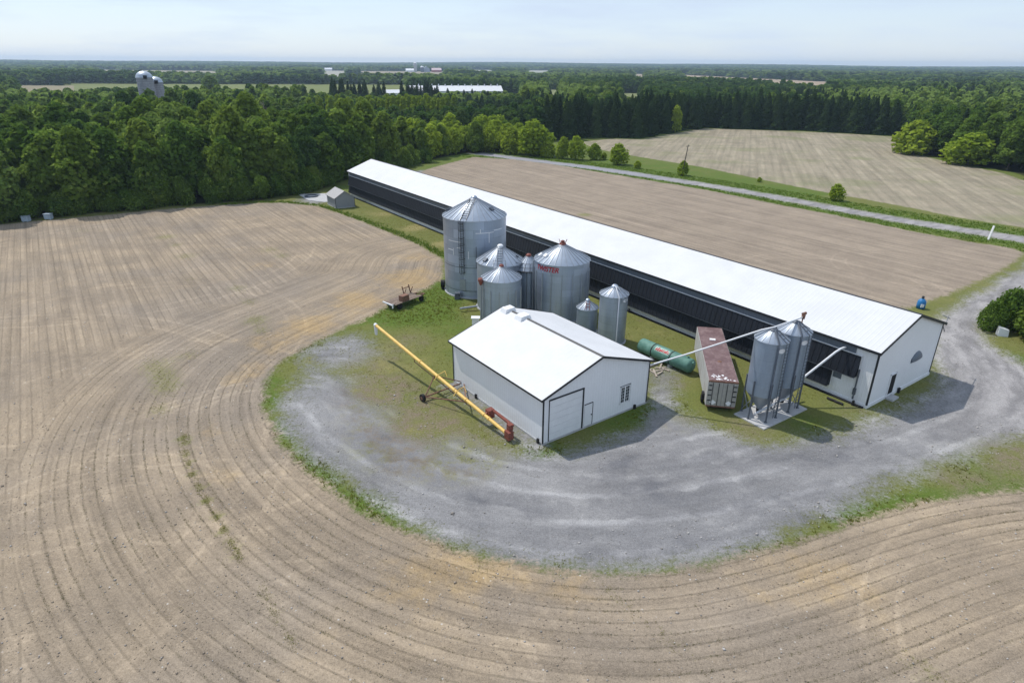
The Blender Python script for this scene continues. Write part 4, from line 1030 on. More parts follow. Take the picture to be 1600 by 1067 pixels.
m = MB(); m.hexa([(55.0,66.4,0),(55.95,66.05,0),(56.2,66.8,0),(55.25,67.15,0),(55.05,66.5,1.0),(55.95,66.15,.75),(56.2,66.8,.75),(55.3,67.1,1.0)]); t = m.build('plastic_tote', M['white_paint']); tag(t, 'white plastic tote under the dark bush by the driveway', 'tote')
m = MB(); m.box(56.3,57.6,61.0,61.7,0,.55); m.box(56.2,57.7,60.95,61.75,.5,.6); t = m.build('red_bin', M['red_paint']); tag(t, 'faded red bin at the foot of the dark bush', 'bin')
m = MB(); m.bar((83.6,109.8,0),(83.9,109.8,2.5),.42,.10); t = m.build('marker_post', M['decal_white']); tag(t, 'leaning white marker post beside the road', 'post')
m = MB(); m.tube([(46.0,177.2,0),(46.9,177.2,8.2)], [.16,.11], 8); t = m.build('utility_pole', M['bark']); tag(t, 'leaning grey wooden utility pole beside the road', 'pole'); m = MB(); m.bar((46.3,177.2,7.8),(47.4,177.2,7.9),.12); m.build('cross_arm', M['bark'], t)
for i, (x, y) in enumerate(((-91.9,119.0),(-89.0,121.0))):
    m = MB(); m.box(x-.6,x+.6,y-.45,y+.45,.1,1.0); m.box(x-.68,x+.68,y-.52,y+.52,1.0,1.1); m.box(x-.5,x-.35,y-.4,y+.4,0,.1); m.box(x+.35,x+.5,y-.4,y+.4,0,.1)
    t = m.build('storage_bin', plain('blue_grey_box', (.33,.40,.46), .6)); tag(t, ['left of two pale boxes at the foot of the wood', 'right of two pale boxes at the foot of the wood'][i], 'box')
m = MB()
a0 = np.array(BARN_O)+BA*3.0-BB*1.15
m.tube([(a0[0]-BA[0]*.1*i+math.cos(i)*.03, a0[1]-BA[1]*.1*i, .1) for i in range(0,16)], .12, 8); t = m.build('black_hose', M['black']); tag(t, 'short black corrugated hose lying along the long barn foundation', 'hose')

# ------------------------------------------------------------------ foliage
def leaf_mat(name, c1, c2, c3, trans=.3):
    k = N(name); rd = k.rnd(); v = k.attr('v')
    c = k.mix(rd, c1, c2); c = k.mix(k.ss(v, .55, 1.0), c, c3)
    c = k.scalec(c, k.lin(v, 0, 1, .75, 1.2))
    d = k.n('BsdfDiffuse'); k.put(d.inputs['Color'], c)
    t = k.n('BsdfTranslucent'); k.put(t.inputs['Color'], c)
    m = k.n('MixShader'); m.inputs[0].default_value = trans
    k.t.links.new(d.outputs[0], m.inputs[1]); k.t.links.new(t.outputs[0], m.inputs[2])
    k.t.links.new(m.outputs[0], k.out.inputs['Surface'])
    return k.m
M['leaf_dark'] = leaf_mat('dark_leaves', (.078,.148,.024), (.140,.208,.034), (.17,.25,.045), .46)
M['leaf_mid'] = leaf_mat('mid_leaves', (.105,.190,.030), (.195,.270,.042), (.23,.31,.06), .48)
M['leaf_light'] = leaf_mat('light_leaves', (.235,.325,.028), (.30,.385,.038), (.34,.43,.06), .45)
M['leaf_poplar'] = leaf_mat('poplar_leaves', (.19,.28,.06), (.23,.32,.07), (.28,.36,.09), .42)
M['leaf_deep'] = leaf_mat('deep_leaves', (.055,.115,.026), (.090,.155,.036), (.12,.185,.042), .42)
M['leaf_far'] = leaf_mat('far_leaves', (.075,.140,.032), (.135,.195,.050), (.15,.215,.06), .42)
M['needle'] = leaf_mat('needles', (.028,.056,.018), (.050,.084,.026), (.072,.115,.034), .22)
M['needle_mid'] = leaf_mat('mid_needles', (.046,.084,.026), (.070,.115,.036), (.09,.14,.044), .25)

def cards(C, Nn, S, rs, aspect=1.0):
    n = len(C)
    u = np.cross(Nn, rs.normal(size=(n, 3))); u /= np.linalg.norm(u, axis=1)[:, None]+1e-9
    v = np.cross(Nn, u); v /= np.linalg.norm(v, axis=1)[:, None]+1e-9
    u = u*S[:, None]*.5; v = v*S[:, None]*.5*aspect
    k1 = rs.uniform(.5, 1.0, (n, 1))
    V = np.stack([C-u*k1-v*.6, C+u-v*.7, C+u*.6+v, C-u*.8+v*.8], 1).reshape(-1, 3)
    F = np.arange(4*n).reshape(n, 4)
    return V, F
def leafy(seed, h, w, n, leaf, base=.12, lob=12, mat='leaf_mid', narrow=1.0):
    rs = np.random.default_rng(seed)
    Ls = []
    for i in range(lob):
        z = h*(base+.12+(0.80-base)*(i+.5)/lob); fr = (z/h-base)/(1-base)
        prof = math.sin(min(1, fr*1.02+.12)*math.pi)**.6*.9
        a = i*2.4+rs.uniform(-.5,.5); rad = w/2*prof*rs.uniform(.35,.75)*narrow
        Ls.append((rad*math.cos(a), rad*math.sin(a), z, w*rs.uniform(.15,.26)*(.75+.4*prof)))
    Ls.append((0,0,h*.86,w*.17)); Ls.append((0,0,h*.5,w*.30))
    Ls = np.array(Ls); wts = Ls[:,3]**2; wts /= wts.sum()
    idx = rs.choice(len(Ls), n, p=wts)
    D = rs.normal(size=(n,3)); D[:,2] = D[:,2]*.9+.25; D /= np.linalg.norm(D,axis=1)[:,None]
    rr = Ls[idx,3]*np.clip(rs.normal(.95,.12,n),.3,1.35)
    C = Ls[idx,:3]+D*rr[:,None]*np.array([1,1,.85])
    # clumps: pull cards towards local twig centres so that gaps appear
    tw = rs.integers(0, max(8, n//14), n); 
    keep = C[:,2] > h*base*.6
    C = C[keep]; D = D[keep]; m = len(C)
    Nn = D*.8+rs.normal(size=(m,3))*.65+np.array([0,0,.25]); Nn /= np.linalg.norm(Nn,axis=1)[:,None]
    S = leaf*rs.uniform(.5,1.5,m)
    V,F = cards(C,Nn,S,rs)
    lt = rs.normal(0,.16,len(Ls))[idx[keep]]
    vv = np.repeat(np.clip(rs.normal(.42,.16,m)+lt,0,1),4)
    return mesh_np('crown', V, F, M[mat], {'v': vv})
def conifer(seed, h, w, n, leaf, mat='needle'):
    rs = np.random.default_rng(seed)
    tiers = int(h/.75); C=[]; Nn=[]; S=[]
    zf = rs.random(n)**1.25
    tz = np.floor(zf*tiers)/tiers
    br = rs.integers(0,9,n); a = br*2*np.pi/9+tz*37+rs.normal(0,.16,n)
    pr = (1-tz)**.6*(.82+.18*np.sin(tz*91+br*2.1))
    q = rs.random(n)**.5
    rad = w/2*pr*q
    z = h*(.03+.97*tz)+rs.normal(0,.12,n)-rad*.28+.25*(1-tz)
    z = np.where(zf > .97, h*rs.uniform(.94,1.0,n), z)
    rad = np.where(zf > .97, rs.uniform(0,.12,n), rad)
    C = np.c_[np.cos(a)*rad, np.sin(a)*rad, np.maximum(z,.1)]
    Nn = np.c_[np.cos(a)*.5, np.sin(a)*.5, np.full(n,.75)]+rs.normal(size=(n,3))*.45; Nn /= np.linalg.norm(Nn,axis=1)[:,None]
    S = leaf*rs.uniform(.6,1.3,n)*(.55+.6*(1-tz))
    V,F = cards(C,Nn,S,rs,.7)
    return mesh_np('crown', V, F, M[mat], {'v': np.repeat(np.clip(rs.normal(.4,.2,n),0,1),4)})
def trunk_mesh(h, r, limbs=4, seed=0):
    rs = random.Random(seed); m = MB()
    m.tube([(0,0,-.2),(.05*rs.uniform(-1,1),.05,h*.35),(.15*rs.uniform(-1,1),0,h*.7)], [r,r*.75,r*.35], 7)
    for i in range(limbs):
        a = i*2.4+rs.uniform(0,1); z = h*rs.uniform(.25,.5)
        m.tube([(0,0,z),(math.cos(a)*h*.1,math.sin(a)*h*.1,z+h*.13),(math.cos(a)*h*.2,math.sin(a)*h*.2,z+h*.22)], [r*.45,r*.3,r*.12], 5)
    return m.mesh('trunk', M['bark'])
T_L = [(leafy(11,15,9.2,5200,.72,.04,19,'leaf_mid'), trunk_mesh(15,.24,4,1)), (leafy(12,16,10.2,5800,.74,.05,21,'leaf_dark'), trunk_mesh(16,.26,4,2)), (leafy(13,14,8.2,4600,.70,.03,17,'leaf_mid'), trunk_mesh(14,.2,4,3)),
       (leafy(14,17.5,8.6,5400,.72,.05,20,'leaf_mid'), trunk_mesh(17,.25,4,4)), (leafy(15,15,9.6,5400,.70,.04,20,'leaf_dark'), trunk_mesh(15,.25,4,5)), (leafy(16,13,8.2,4400,.74,.02,17,'leaf_mid'), trunk_mesh(13,.2,4,6)), (leafy(17,18,10.5,6200,.66,.06,23,'leaf_mid'), trunk_mesh(18,.28,4,7)), (leafy(18,15,7.0,4000,.8,.05,26,'leaf_dark'), trunk_mesh(15,.2,4,8)), (leafy(19,16,9.5,6400,.56,.05,16,'leaf_poplar'), trunk_mesh(16,.25,4,9)), (leafy(20,16.5,9.0,6400,.56,.05,17,'leaf_deep'), trunk_mesh(16,.25,4,10))]
T_S = [(leafy(21,7,6.5,2600,.50,.02,22,'leaf_light'), trunk_mesh(7,.14,4,7)), (leafy(22,8,7.0,2800,.50,.02,24,'leaf_light'), trunk_mesh(8,.15,4,8)), (leafy(23,6,5.6,2300,.46,.01,20,'leaf_light'), trunk_mesh(6,.12,4,9))]
T_C = [(conifer(34,16,7.0,5200,.85,'needle_mid'), trunk_mesh(14,.18,0,4)), (conifer(31,14,7.2,4800,.9), trunk_mesh(13,.18,0,1)), (conifer(32,15.5,6.6,5000,.85), trunk_mesh(14,.18,0,2)), (conifer(33,13,7.6,4600,.9), trunk_mesh(12,.18,0,3)), (conifer(35,14.5,6.8,4800,.85), trunk_mesh(12,.18,0,5))]
T_P = [(leafy(41,14.5,4.4,2600,.6,.03,16,'leaf_light',.6), trunk_mesh(14,.2,3,3))]
T_SH = [(leafy(51,4,6.0,4200,.26,.0,12,'leaf_dark'), trunk_mesh(3,.1,4,3)), (leafy(52,4,5.0,3600,.26,.0,11,'leaf_mid'), trunk_mesh(3,.1,4,4))]
BASE_H = {}
def plant(name, var, x, y, s, label, cat, group=None, sz=None, parts=True, z=0.0):
    rz = random.uniform(0, 6.28)
    t = empty(name, (x, y, z), rz, label, cat, group)
    t.scale = (s, s, sz if sz else s)
    link('crown', var[0], t)
    if parts: link('trunk', var[1], t)
    return t
def scatter(poly, sp, seed, jit=.38):
    rs = np.random.default_rng(seed); A = np.array(poly); x0, y0 = A.min(0); x1, y1 = A.max(0)
    X, Y = np.meshgrid(np.arange(x0, x1, sp), np.arange(y0, y1, sp*.87)); X[1::2] += sp/2
    P = np.c_[X.ravel(), Y.ravel()]; P += rs.uniform(-jit, jit, P.shape)*sp
    return P[sd_poly(P, poly) > 0]
def in_view(P, pad=8):
    # only what stands within (or just outside) the field of view
    ang = np.abs(np.arctan2(P[:,0], P[:,1])); return ang < R(43)
far_pts = []          # (x, y, kind, scale) for the masses of trees farther off
SILOS = [(-133.5,248.3),(-134.3,256.5)]

P = scatter(WOOD_L, 5.2, 5); P = P[in_view(P)]
P = P[np.min([np.hypot(P[:,0]-a, P[:,1]-b) for a,b in SILOS], 0) > 6.5]
de = sd_poly(P, np.array(WOOD_L))
o = np.argsort(np.hypot(P[:,0], P[:,1])); P = P[o]; de = de[o]
nearw = 200
for i, (x, y) in enumerate(P):
    d = de[i]; s = random.uniform(.76, 1.14)*(1.0 if d > 5 else .86)
    if x/y > -.31 and y > 195: s *= .78
    if i < nearw:
        zz = vnoise(np.array([[x, y]]), 17, 51)[0]+random.uniform(-.12,.12)
        v = T_L[random.choice([9,4,1,7])] if zz < .38 else T_L[random.choice([8,0,6])] if zz > .6 else T_L[random.choice([0,2,3,5,6])]
        plant('leafy_tree', v, x, y, s, 'leafy green tree in the dense broadleaf wood at left', 'tree', 'broadleaf trees of the wood at left', s*random.uniform(.92,1.1))
    else: far_pts.append((x, y, random.choice([0,1,2]), s*1.05, s*1.05))
for x, y in ((-118,222),(-124,231),(-111,217),(-128,222),(-117,232),(-133,236),(-106,224)):
    far_pts.append((x, y, random.choice([0,1,2]), 1.3, 1.42))
# undergrowth skirt along the edge of the wood
for i in range(len(WOOD_L[:12])-1):
    a, b = np.array(WOOD_L[i+1 if i == 0 else i]), np.array(WOOD_L[i+1])
    n = int(np.hypot(*(b-a))/3.2)+1
    for j in range(n):
        p = a+(b-a)*(j+random.random())/n
        if p[0] > -27: continue
        plant('shrub', random.choice(T_SH), p[0]+random.uniform(-.8,.8), p[1]+random.uniform(-.3,1.2), random.uniform(.75,1.2), 'leafy shrub along the foot of the wood at left', 'shrub', 'shrubs along the edge of the left wood', random.uniform(.9,1.5))
# bright green willows behind the back field
P = scatter(WOOD_MID, 5.0, 8)
for x, y in P:
    v = random.choice(T_S+[T_L[0]]); s = random.uniform(1.05,1.35) if v in T_S else random.uniform(.6,.75)
    plant('willow_tree', v, x, y, s, 'bright yellow green tree beyond the back field', 'tree', 'bright trees between wood and road')
P = scatter(WOOD_BACK, 5.0, 18)
for x, y in P: far_pts.append((x, y, random.choice([5,5,0,3,2]), random.uniform(.9,1.1), random.uniform(.75,.95)))
# roadside bushes
BUSH = [(-.2,221.9,9.3,8.3,'broad light green bush, leftmost of the roadside row'),(6.5,217.4,13.5,10.5,'largest light green tree in the roadside row'),(11.0,213.3,6.5,4.9,'low pale bush in front of the largest roadside tree'),(15.9,210.6,5.2,6.6,'tall round roadside bush touching its taller twin'),(19.9,208.2,6.3,6.8,'round roadside bush right of its close twin'),(25.7,208.0,4.7,4.9,'narrow upright roadside bush standing apart'),(28.9,208.8,2.2,2.2,'tiny bush between two larger roadside bushes'),(31.7,197.9,6.5,5.8,'round bright green bush, right end of the roadside row'),(36.3,190.6,2.6,2.1,'small low bush on the grassy verge right of the roadside row'),
        (46.5,178.2,3.6,3.9,'small bush at the foot of the utility pole'),(72.8,144.5,3.8,3.5,'lone small yellow green tree on the road verge'),(64.1,168.5,1.5,1.2,'very small sapling on the verge beside the far field'),(138.3,228.0,16.0,10.8,'large bright yellow green tree at the corner of the far field'),(139.8,201.4,15.0,8.8,'bright green spreading tree before the dark wood at right')]
hh = [7, 8, 6]; ww_ = [6.5, 7.0, 5.6]
for i, (x, y, w, h, lab) in enumerate(BUSH):
    v = i % 3; t = plant('roadside_bush' if i < 12 else 'leafy_tree', T_S[v], x, y, w/ww_[v]*.95, lab, 'bush' if i < 12 else 'tree', None, h/hh[v]*1.02)
# spruce belt
P = scatter(SPRUCE, 4.5, 9, .38); P = P[in_view(P)]
de = sd_poly(P, np.array(SPRUCE)); o = np.argsort(np.hypot(P[:,0], P[:,1])); P, de = P[o], de[o]
cnt = 0
for i, (x, y) in enumerate(P):
    if sd_poly(np.array([[x,y]]), np.array(FIELD_F))[0] > -1.5: continue
    if cnt < 270:
        s = random.uniform(.84,1.1); cnt += 1
        plant('spruce_tree', random.choice(T_C), x, y, s*1.05, 'dark spruce in the tall belt behind the far field', 'tree', 'dark spruces of the shelter belt', s*random.uniform(.82,1.08))
    else: far_pts.append((x, y, 3, random.uniform(.9,1.1), random.uniform(.9,1.1)))
plant('leafy_tree', T_S[1], 72, 297.5, .9, 'light green tree standing out before the dark spruce belt', 'tree', None, 1.35)
# dark wood at the right
P = scatter(WOOD_R, 6.0, 10); P = P[in_view(P)]; o = np.argsort(np.hypot(P[:,0], P[:,1])); P = P[o]
for i, (x, y) in enumerate(P):
    if i < 120:
        if random.random() < .38: plant('spruce_tree', random.choice(T_C), x, y, random.uniform(.9,1.15), 'dark conifer in the wood at right beyond the far field', 'tree', 'conifers of the right wood', random.uniform(.8,1.05))
        else: plant('leafy_tree', random.choice(T_L), x, y, random.uniform(.8,1.05), 'dark leafy tree in the wood at right beyond the far field', 'tree', 'leafy trees of the right wood', random.uniform(.75,1.0))
    else: far_pts.append((x, y, random.choice([0,1,2,3]), 1.0, .95))
# poplar rows
for rw in range(3):
    for j in range(14):
        x = -88+j*4.3+rw*1.5+random.uniform(-.4,.4); y = 292+j*1.2-rw*-9+random.uniform(-.5,.5)
        plant('poplar_tree', T_P[0], x, y, random.uniform(.9,1.1), 'slim pale poplar in the planted rows beyond the left wood', 'tree', 'poplars planted in rows', random.uniform(.95,1.08))
# spruces before the distant white barn
for x0, x1, nn, h0, h1 in ((-117,-92,15,1.05,1.2),(-89,-81,5,1.0,1.15),(-71,-48,17,.95,1.15),(-46,-14,17,.66,.84)):
    for j in range(nn):
        x = x0+(x1-x0)*(j+.5)/nn+random.uniform(-.7,.7); y = 431+random.uniform(-7,7)
        plant('spruce_tree', random.choice(T_C), x, y, random.uniform(.9,1.2), 'dark spruce in front of the distant long white barn', 'tree', 'spruces before the distant white barn', random.uniform(h0,h1))
# dark bush pile by the driveway
for x, y, s, sz in ((55.4,68.4,.55,.8),(58.0,69.2,.85,1.1),(58.8,65.2,.9,1.05),(61.0,67.5,1.0,1.2),(57.8,63.2,.65,.75)):
    plant('shrub', T_SH[0], x, y, s, 'dense dark green shrub by the driveway at the right edge', 'shrub', 'shrubs by the driveway', sz)

# ------------------------------------------------------------------ distant buildings
M['dark_silo'] = plain('dark_silo', (.10,.115,.15), .5, .2, .1)
k = N('silo_staves'); u = k.uv(); b = k.n('TexBrick'); k.put(b.inputs['Vector'], u); b.inputs['Scale'].default_value = 1; b.inputs['Brick Width'].default_value = .5; b.inputs['Row Height'].default_value = .75; b.inputs['Mortar Size'].default_value = .05
b.inputs['Color1'].default_value = (.42,.41,.43,1); b.inputs['Color2'].default_value = (.34,.33,.35,1); b.inputs['Mortar'].default_value = (.22,.22,.25,1)
M['staves'] = k.bsdf(b.outputs['Color'], .9)
def silo(x, y, r, h, lab, col='staves', dome='galv_roof', name='tower_silo'):
    t = empty(name, (x, y, 0), 0, lab, 'silo')
    MB().lathe([(r,0),(r,h-r*.8)], 36).build('wall', M[col], t)
    pr = [(r+.12, h-r*.8)]+[(r*math.cos(q)+.02, h-r*.8+r*.8*math.sin(q)) for q in np.linspace(.05, 1.5, 8)]+[(.02, h)]
    d = MB().lathe(pr, 36).build('dome', M[dome], t)
    ca = CAMDIR(x, y)
    m = MB(); a = ca+.1; p = Vector((math.cos(a)*(r+.1), math.sin(a)*(r+.1), h-r*.75)); m.box(p.x-.5,p.x+.5,p.y-.4,p.y+.4,p.z-.5,p.z+.6); m.build('hatch', M['black'], d)
    m = MB(); ladder(m, (0,0), r+.3, ca-.5, 1, h-r*.8, .6, .06); m.build('chute', M['galv_seam'], t)
    return t
silo(-133.5, 248.3, 2.75, 24.6, 'taller of the twin concrete silos rising behind the left wood')
silo(-133.6, 255.6, 2.5, 22.6, 'shorter concrete silo half hidden behind its taller twin')
def far_barn(name, lab, x, y, yaw, L, Wd, he, hp, wall, roof, extra=0):
    t = empty(name, (x, y, 0), yaw, lab, 'barn')
    w = MB(); w.add([(0,0,0),(L,0,0),(L,0,he),(0,0,he)], [(0,1,2,3)]); w.add([(0,Wd,0),(L,Wd,0),(L,Wd,he),(0,Wd,he)], [(0,3,2,1)])
    for xx in (0, L): w.add([(xx,0,0),(xx,Wd,0),(xx,Wd,he),(xx,Wd/2,hp),(xx,0,he)], [(0,1,2,3,4)])
    w.build('wall', M[wall], t)
    ro = roof_pair(MB(), -.5, L+.5, -.6, Wd+.6, he, hp+.15, .2).build('roof', M[roof], t)
    for i in range(extra):
        m = MB(); xx = L*(i+.5)/extra; m.box(xx-.45,xx+.45,Wd/2-.45,Wd/2+.45,hp-.2,hp+1.5); m.build('roof_vent', M['pipe'], ro)
    return t
far_barn('white_barn', 'distant long white barn with a row of ridge vents', -93, 606, R(9), 84, 26, 4.6, 8.6, 'white_paint', 'white_roof', 14)
far_barn('white_barn', 'low white building left of the distant long white barn', -112, 584, R(30), 20, 14, 3.6, 6.0, 'white_paint', 'white_roof')
M['barn_red'] = plain('barn_red', (.33,.06,.05), .7, 0, .1); M['pink_roof'] = plain('pale_pink_roof', (.55,.42,.42), .6, 0, .1); M['blue_grey'] = plain('blue_grey_siding', (.34,.38,.45), .6, 0, .1)
silo(-306, 2149, 5.0, 29, 'tall pale silo of the farmstead on the horizon', 'concrete', 'decal_white')
silo(-286, 2158, 5.5, 18, 'short dark silo of the farmstead on the horizon', 'dark_silo', 'decal_white')
far_barn('distant_barn', 'low white barn left of the horizon silo', -335, 2145, R(10), 32, 18, 5, 10, 'white_paint', 'white_paint')
far_barn('distant_barn', 'blue grey gabled barn of the horizon farmstead', -264, 2170, R(100), 30, 20, 9, 17, 'blue_grey', 'blue_grey')
far_barn('distant_barn', 'red barn with pale pink roof on the horizon', -258, 2176, R(10), 30, 20, 6, 12, 'barn_red', 'pink_roof')
far_barn('distant_barn', 'tiny white barn far left of the horizon farmstead', -640, 2340, R(20), 24, 14, 5, 9, 'white_paint', 'white_paint')

# ------------------------------------------------------------------ masses of distant trees
P_EX = np.array([(-500,-100),(-330,150),(-215,270),(-140,294),(-95,288),(-62,266),(-44,274),(0,288),(40,305),(60,328),(90,352),(150,338),(178,312),(270,332),(330,150),(500,-100)])
rs = np.random.default_rng(77)
r = 262.; pts = []
while r < 6600:
    sp = float(np.clip(r*.0125, 6.2, 26)); na = int(1.46*r/sp)
    a = -.73+1.46*(np.arange(na)+rs.random(na)*.9)/na
    rr = r+rs.uniform(-.45,.45,na)*sp
    pts.append(np.c_[rr*np.sin(a), rr*np.cos(a), np.full(na, sp)]); r += sp*(1.0 if r < 1500 else 1.25)
PT = np.concatenate(pts)
keep = sd_poly(PT[:, :2], P_EX) < 0
for pl, c in FARF: keep &= sd_poly(PT[:, :2], np.array(pl)) < 2
for a, b, q in ((-133.5,248.3,9),(-134.6,256.8,9),(-52,618,48),(-105,590,22),(-290,2160,70),(-60,450,12),(-640,2340,25)): keep &= np.hypot(PT[:,0]-a, PT[:,1]-b) > q
keep &= ~((np.abs(PT[:,0]+52) < 58) & (PT[:,1] > 470) & (PT[:,1] < 650))
keep &= ~((PT[:,0] > -105) & (PT[:,0] < -10) & (PT[:,1] > 284) & (PT[:,1] < 325))
keep &= ~((PT[:,0] > -345) & (PT[:,0] < -225) & (PT[:,1] > 1000) & (PT[:,1] < 2160))
PT = PT[keep]
typ = vnoise(PT[:, :2], 90, 3)*.6+vnoise(PT[:, :2], 30, 4)*.4+rs.normal(0, .07, len(PT))
kind = np.where(typ < .36, 3, rs.integers(0, 3, len(PT)))
zn0 = vnoise(PT[:, :2], 110, 91)*.65+vnoise(PT[:, :2], 38, 92)*.35+rs.normal(0, .06, len(PT))
kind = np.where((zn0 < .40) & (kind != 3), 5, np.where((zn0 > .58) & (kind != 3), 4, kind))
hsc = rs.uniform(.78, 1.1, len(PT))*(.82+.3*vnoise(PT[:, :2], 140, 8))
wsc = np.maximum(1.0, PT[:, 2]/7.0)*rs.uniform(.9, 1.2, len(PT))
hsc = np.minimum(hsc, 1.15)
lowz = (PT[:,0] > -125) & (PT[:,0] < 6) & (PT[:,1] < 470); hsc[lowz] *= .74
zn = vnoise(PT[:, :2], 110, 91)*.65+vnoise(PT[:, :2], 38, 92)*.35+rs.normal(0, .05, len(PT))
if far_pts:
    fp = np.array(far_pts); XY = np.concatenate([PT[:, :2], fp[:, :2]]); kind = np.concatenate([kind, fp[:, 2]]); wsc = np.concatenate([wsc, fp[:, 3]]); hsc = np.concatenate([hsc, fp[:, 4]])
else: XY = PT[:, :2]
kind = kind.astype(int)
proto = bpy.data.collections.new('tree_kinds')
def protos(tag_, ms):
    c = bpy.data.collections.new(tag_)
    for i, m_ in enumerate(ms): c.objects.link(bpy.data.objects.new('%s_%d' % (tag_, i), m_))
    return c
PC_NEAR = protos('near_kinds', [leafy(61,14,7.0,1500,.95,.03,13,'leaf_far'), leafy(62,15,7.5,1500,.95,.03,14,'leaf_mid'), leafy(63,13,6.5,1400,.95,.02,12,'leaf_far'), conifer(64,14,5.6,1300,1.2,'needle_mid'), leafy(65,13.5,7.2,1600,.9,.03,13,'leaf_poplar'), leafy(66,14.5,7.2,1500,.95,.03,13,'leaf_deep')])
PC_FAR = protos('far_kinds', [leafy(71,14,7.0,420,1.7,.02,11,'leaf_far'), leafy(72,15,7.5,420,1.7,.02,12,'leaf_mid'), leafy(73,13,6.5,380,1.7,.02,10,'leaf_far'), conifer(74,14,6.0,380,2.0,'needle_mid'), leafy(75,13.5,7.2,420,1.7,.02,11,'leaf_poplar'), leafy(76,14.5,7.2,420,1.7,.02,11,'leaf_deep')])
def forest(name, XY, kind, ws, hs, coll):
    V = np.c_[XY, hz(XY)+.2]
    me = bpy.data.meshes.new(name); me.vertices.add(len(V)); me.vertices.foreach_set('co', V.astype(np.float32).ravel())
    a = me.attributes.new('kind_i', 'INT', 'POINT'); a.data.foreach_set('value', kind.astype(np.int32))
    a = me.attributes.new('scl', 'FLOAT_VECTOR', 'POINT'); a.data.foreach_set('vector', np.c_[ws, ws, hs].astype(np.float32).ravel())
    a = me.attributes.new('rot', 'FLOAT_VECTOR', 'POINT'); a.data.foreach_set('vector', np.c_[np.zeros(len(V)), np.zeros(len(V)), rs.uniform(0, 6.28, len(V))].astype(np.float32).ravel())
    ob = link(name, me)
    g = bpy.data.node_groups.new(name, 'GeometryNodeTree')
    g.interface.new_socket('Geometry', in_out='INPUT', socket_type='NodeSocketGeometry'); g.interface.new_socket('Geometry', in_out='OUTPUT', socket_type='NodeSocketGeometry')
    gi = g.nodes.new('NodeGroupInput'); go = g.nodes.new('NodeGroupOutput'); ip = g.nodes.new('GeometryNodeInstanceOnPoints'); ci = g.nodes.new('GeometryNodeCollectionInfo')
    ci.inputs['Collection'].default_value = coll; ci.inputs['Separate Children'].default_value = True; ci.inputs['Reset Children'].default_value = True
    ip.inputs['Pick Instance'].default_value = True
    def na(nm, dt):
        n = g.nodes.new('GeometryNodeInputNamedAttribute'); n.data_type = dt; n.inputs['Name'].default_value = nm
        return [s for s in n.outputs if s.enabled and s.name == 'Attribute'][0]
    g.links.new(gi.outputs[0], ip.inputs['Points']); g.links.new(ci.outputs[0], ip.inputs['Instance'])
    g.links.new(na('kind_i', 'INT'), ip.inputs['Instance Index']); g.links.new(na('scl', 'FLOAT_VECTOR'), ip.inputs['Scale']); g.links.new(na('rot', 'FLOAT_VECTOR'), ip.inputs['Rotation'])
    g.links.new(ip.outputs[0], go.inputs[0])
    md = ob.modifiers.new('forest', 'NODES'); md.node_group = g
    return tag(ob, kind='stuff')
rad = np.hypot(XY[:, 0], XY[:, 1]); nr = rad < 620
print('forest', nr.sum(), (~nr).sum())
tag(forest('middle_forest', XY[nr], kind[nr], wsc[nr], hsc[nr], PC_NEAR), 'mixed green forest between the spruce belt and the distant fields', 'forest')
tag(forest('distant_forest', XY[~nr], kind[~nr], wsc[~nr], hsc[~nr], PC_FAR), 'blue green forest stretching to the horizon', 'forest')
# lone trees by the distant green field
plant('leafy_tree', T_L[1], -262, 590, 1.6, 'big lone tree beside the distant green field', 'tree', None, 1.05)
plant('leafy_tree', T_SH[0], -246, 540, 1.7, 'small round lone tree on the distant green field', 'tree', None, 1.6)
# bare dead tree above the left wood
m = MB(); random.seed(12)
def twig(p, d, L, r, n):
    q = p+d*L; m.tube([p, q], [r, r*.55], 5, False)
    if n:
        for i in range(3): twig(p.lerp(q, random.uniform(.55, 1)), (d+Vector((random.uniform(-.6,.6), random.uniform(-.6,.6), random.uniform(0,.35)))).normalized(), L*.62, r*.55, n-1)
twig(Vector((0,0,0)), Vector((0,0,1)), 9, .3, 4)
t = empty('dead_tree', (-78, 205, 0), 0, 'bare grey dead tree sticking up above the left wood', 'tree'); t.scale = (1.1, 1.1, 1.02)
m.build('trunk', M['wood_grey'], t)

# ------------------------------------------------------------------ grass and crop as ground cover
def tufts(name, P, hgt, wid, cols, label, blades=4, seed=1, z=0.0):
    rs = np.random.default_rng(seed); n = len(P)
    B = np.repeat(P, blades, 0); H = np.repeat(hgt, blades)*rs.uniform(.6, 1.25, n*blades)
    off = rs.normal(0, 1, (n*blades, 2))*np.repeat(wid, blades)[:, None]*.6
    a = rs.uniform(0, 6.28, n*blades); u = np.c_[np.cos(a), np.sin(a)]*(np.repeat(wid, blades)*.28)[:, None]
    tip = off*1.5+rs.normal(0, .3, (n*blades, 2))*H[:, None]
    V = np.stack([np.c_[B+off-u, np.full(len(B), z-.01)], np.c_[B+off+u, np.full(len(B), z-.01)], np.c_[B+tip, z+H]], 1).reshape(-1, 3)
    F = np.arange(len(V)).reshape(-1, 3)
    me = mesh_np(name, V, F, cols, {'v': np.repeat(np.clip(rs.normal(.45, .22, len(B)), 0, 1), 3)})
    return tag(link(name, me), label, 'grass', kind='stuff')
M['grass_blade'] = leaf_mat('grass_blades', (.175,.185,.028), (.175,.185,.028), (.29,.25,.07), .4)
M['grass_green'] = leaf_mat('green_grass_blades', (.13,.205,.026), (.13,.205,.026), (.21,.27,.05), .45)
M['grass_dry'] = leaf_mat('dry_grass_blades', (.23,.235,.05), (.23,.235,.05), (.32,.29,.09), .45)
M['crop_blade'] = leaf_mat('crop_blades', (.13,.14,.05), (.13,.14,.05), (.19,.185,.08), .4)
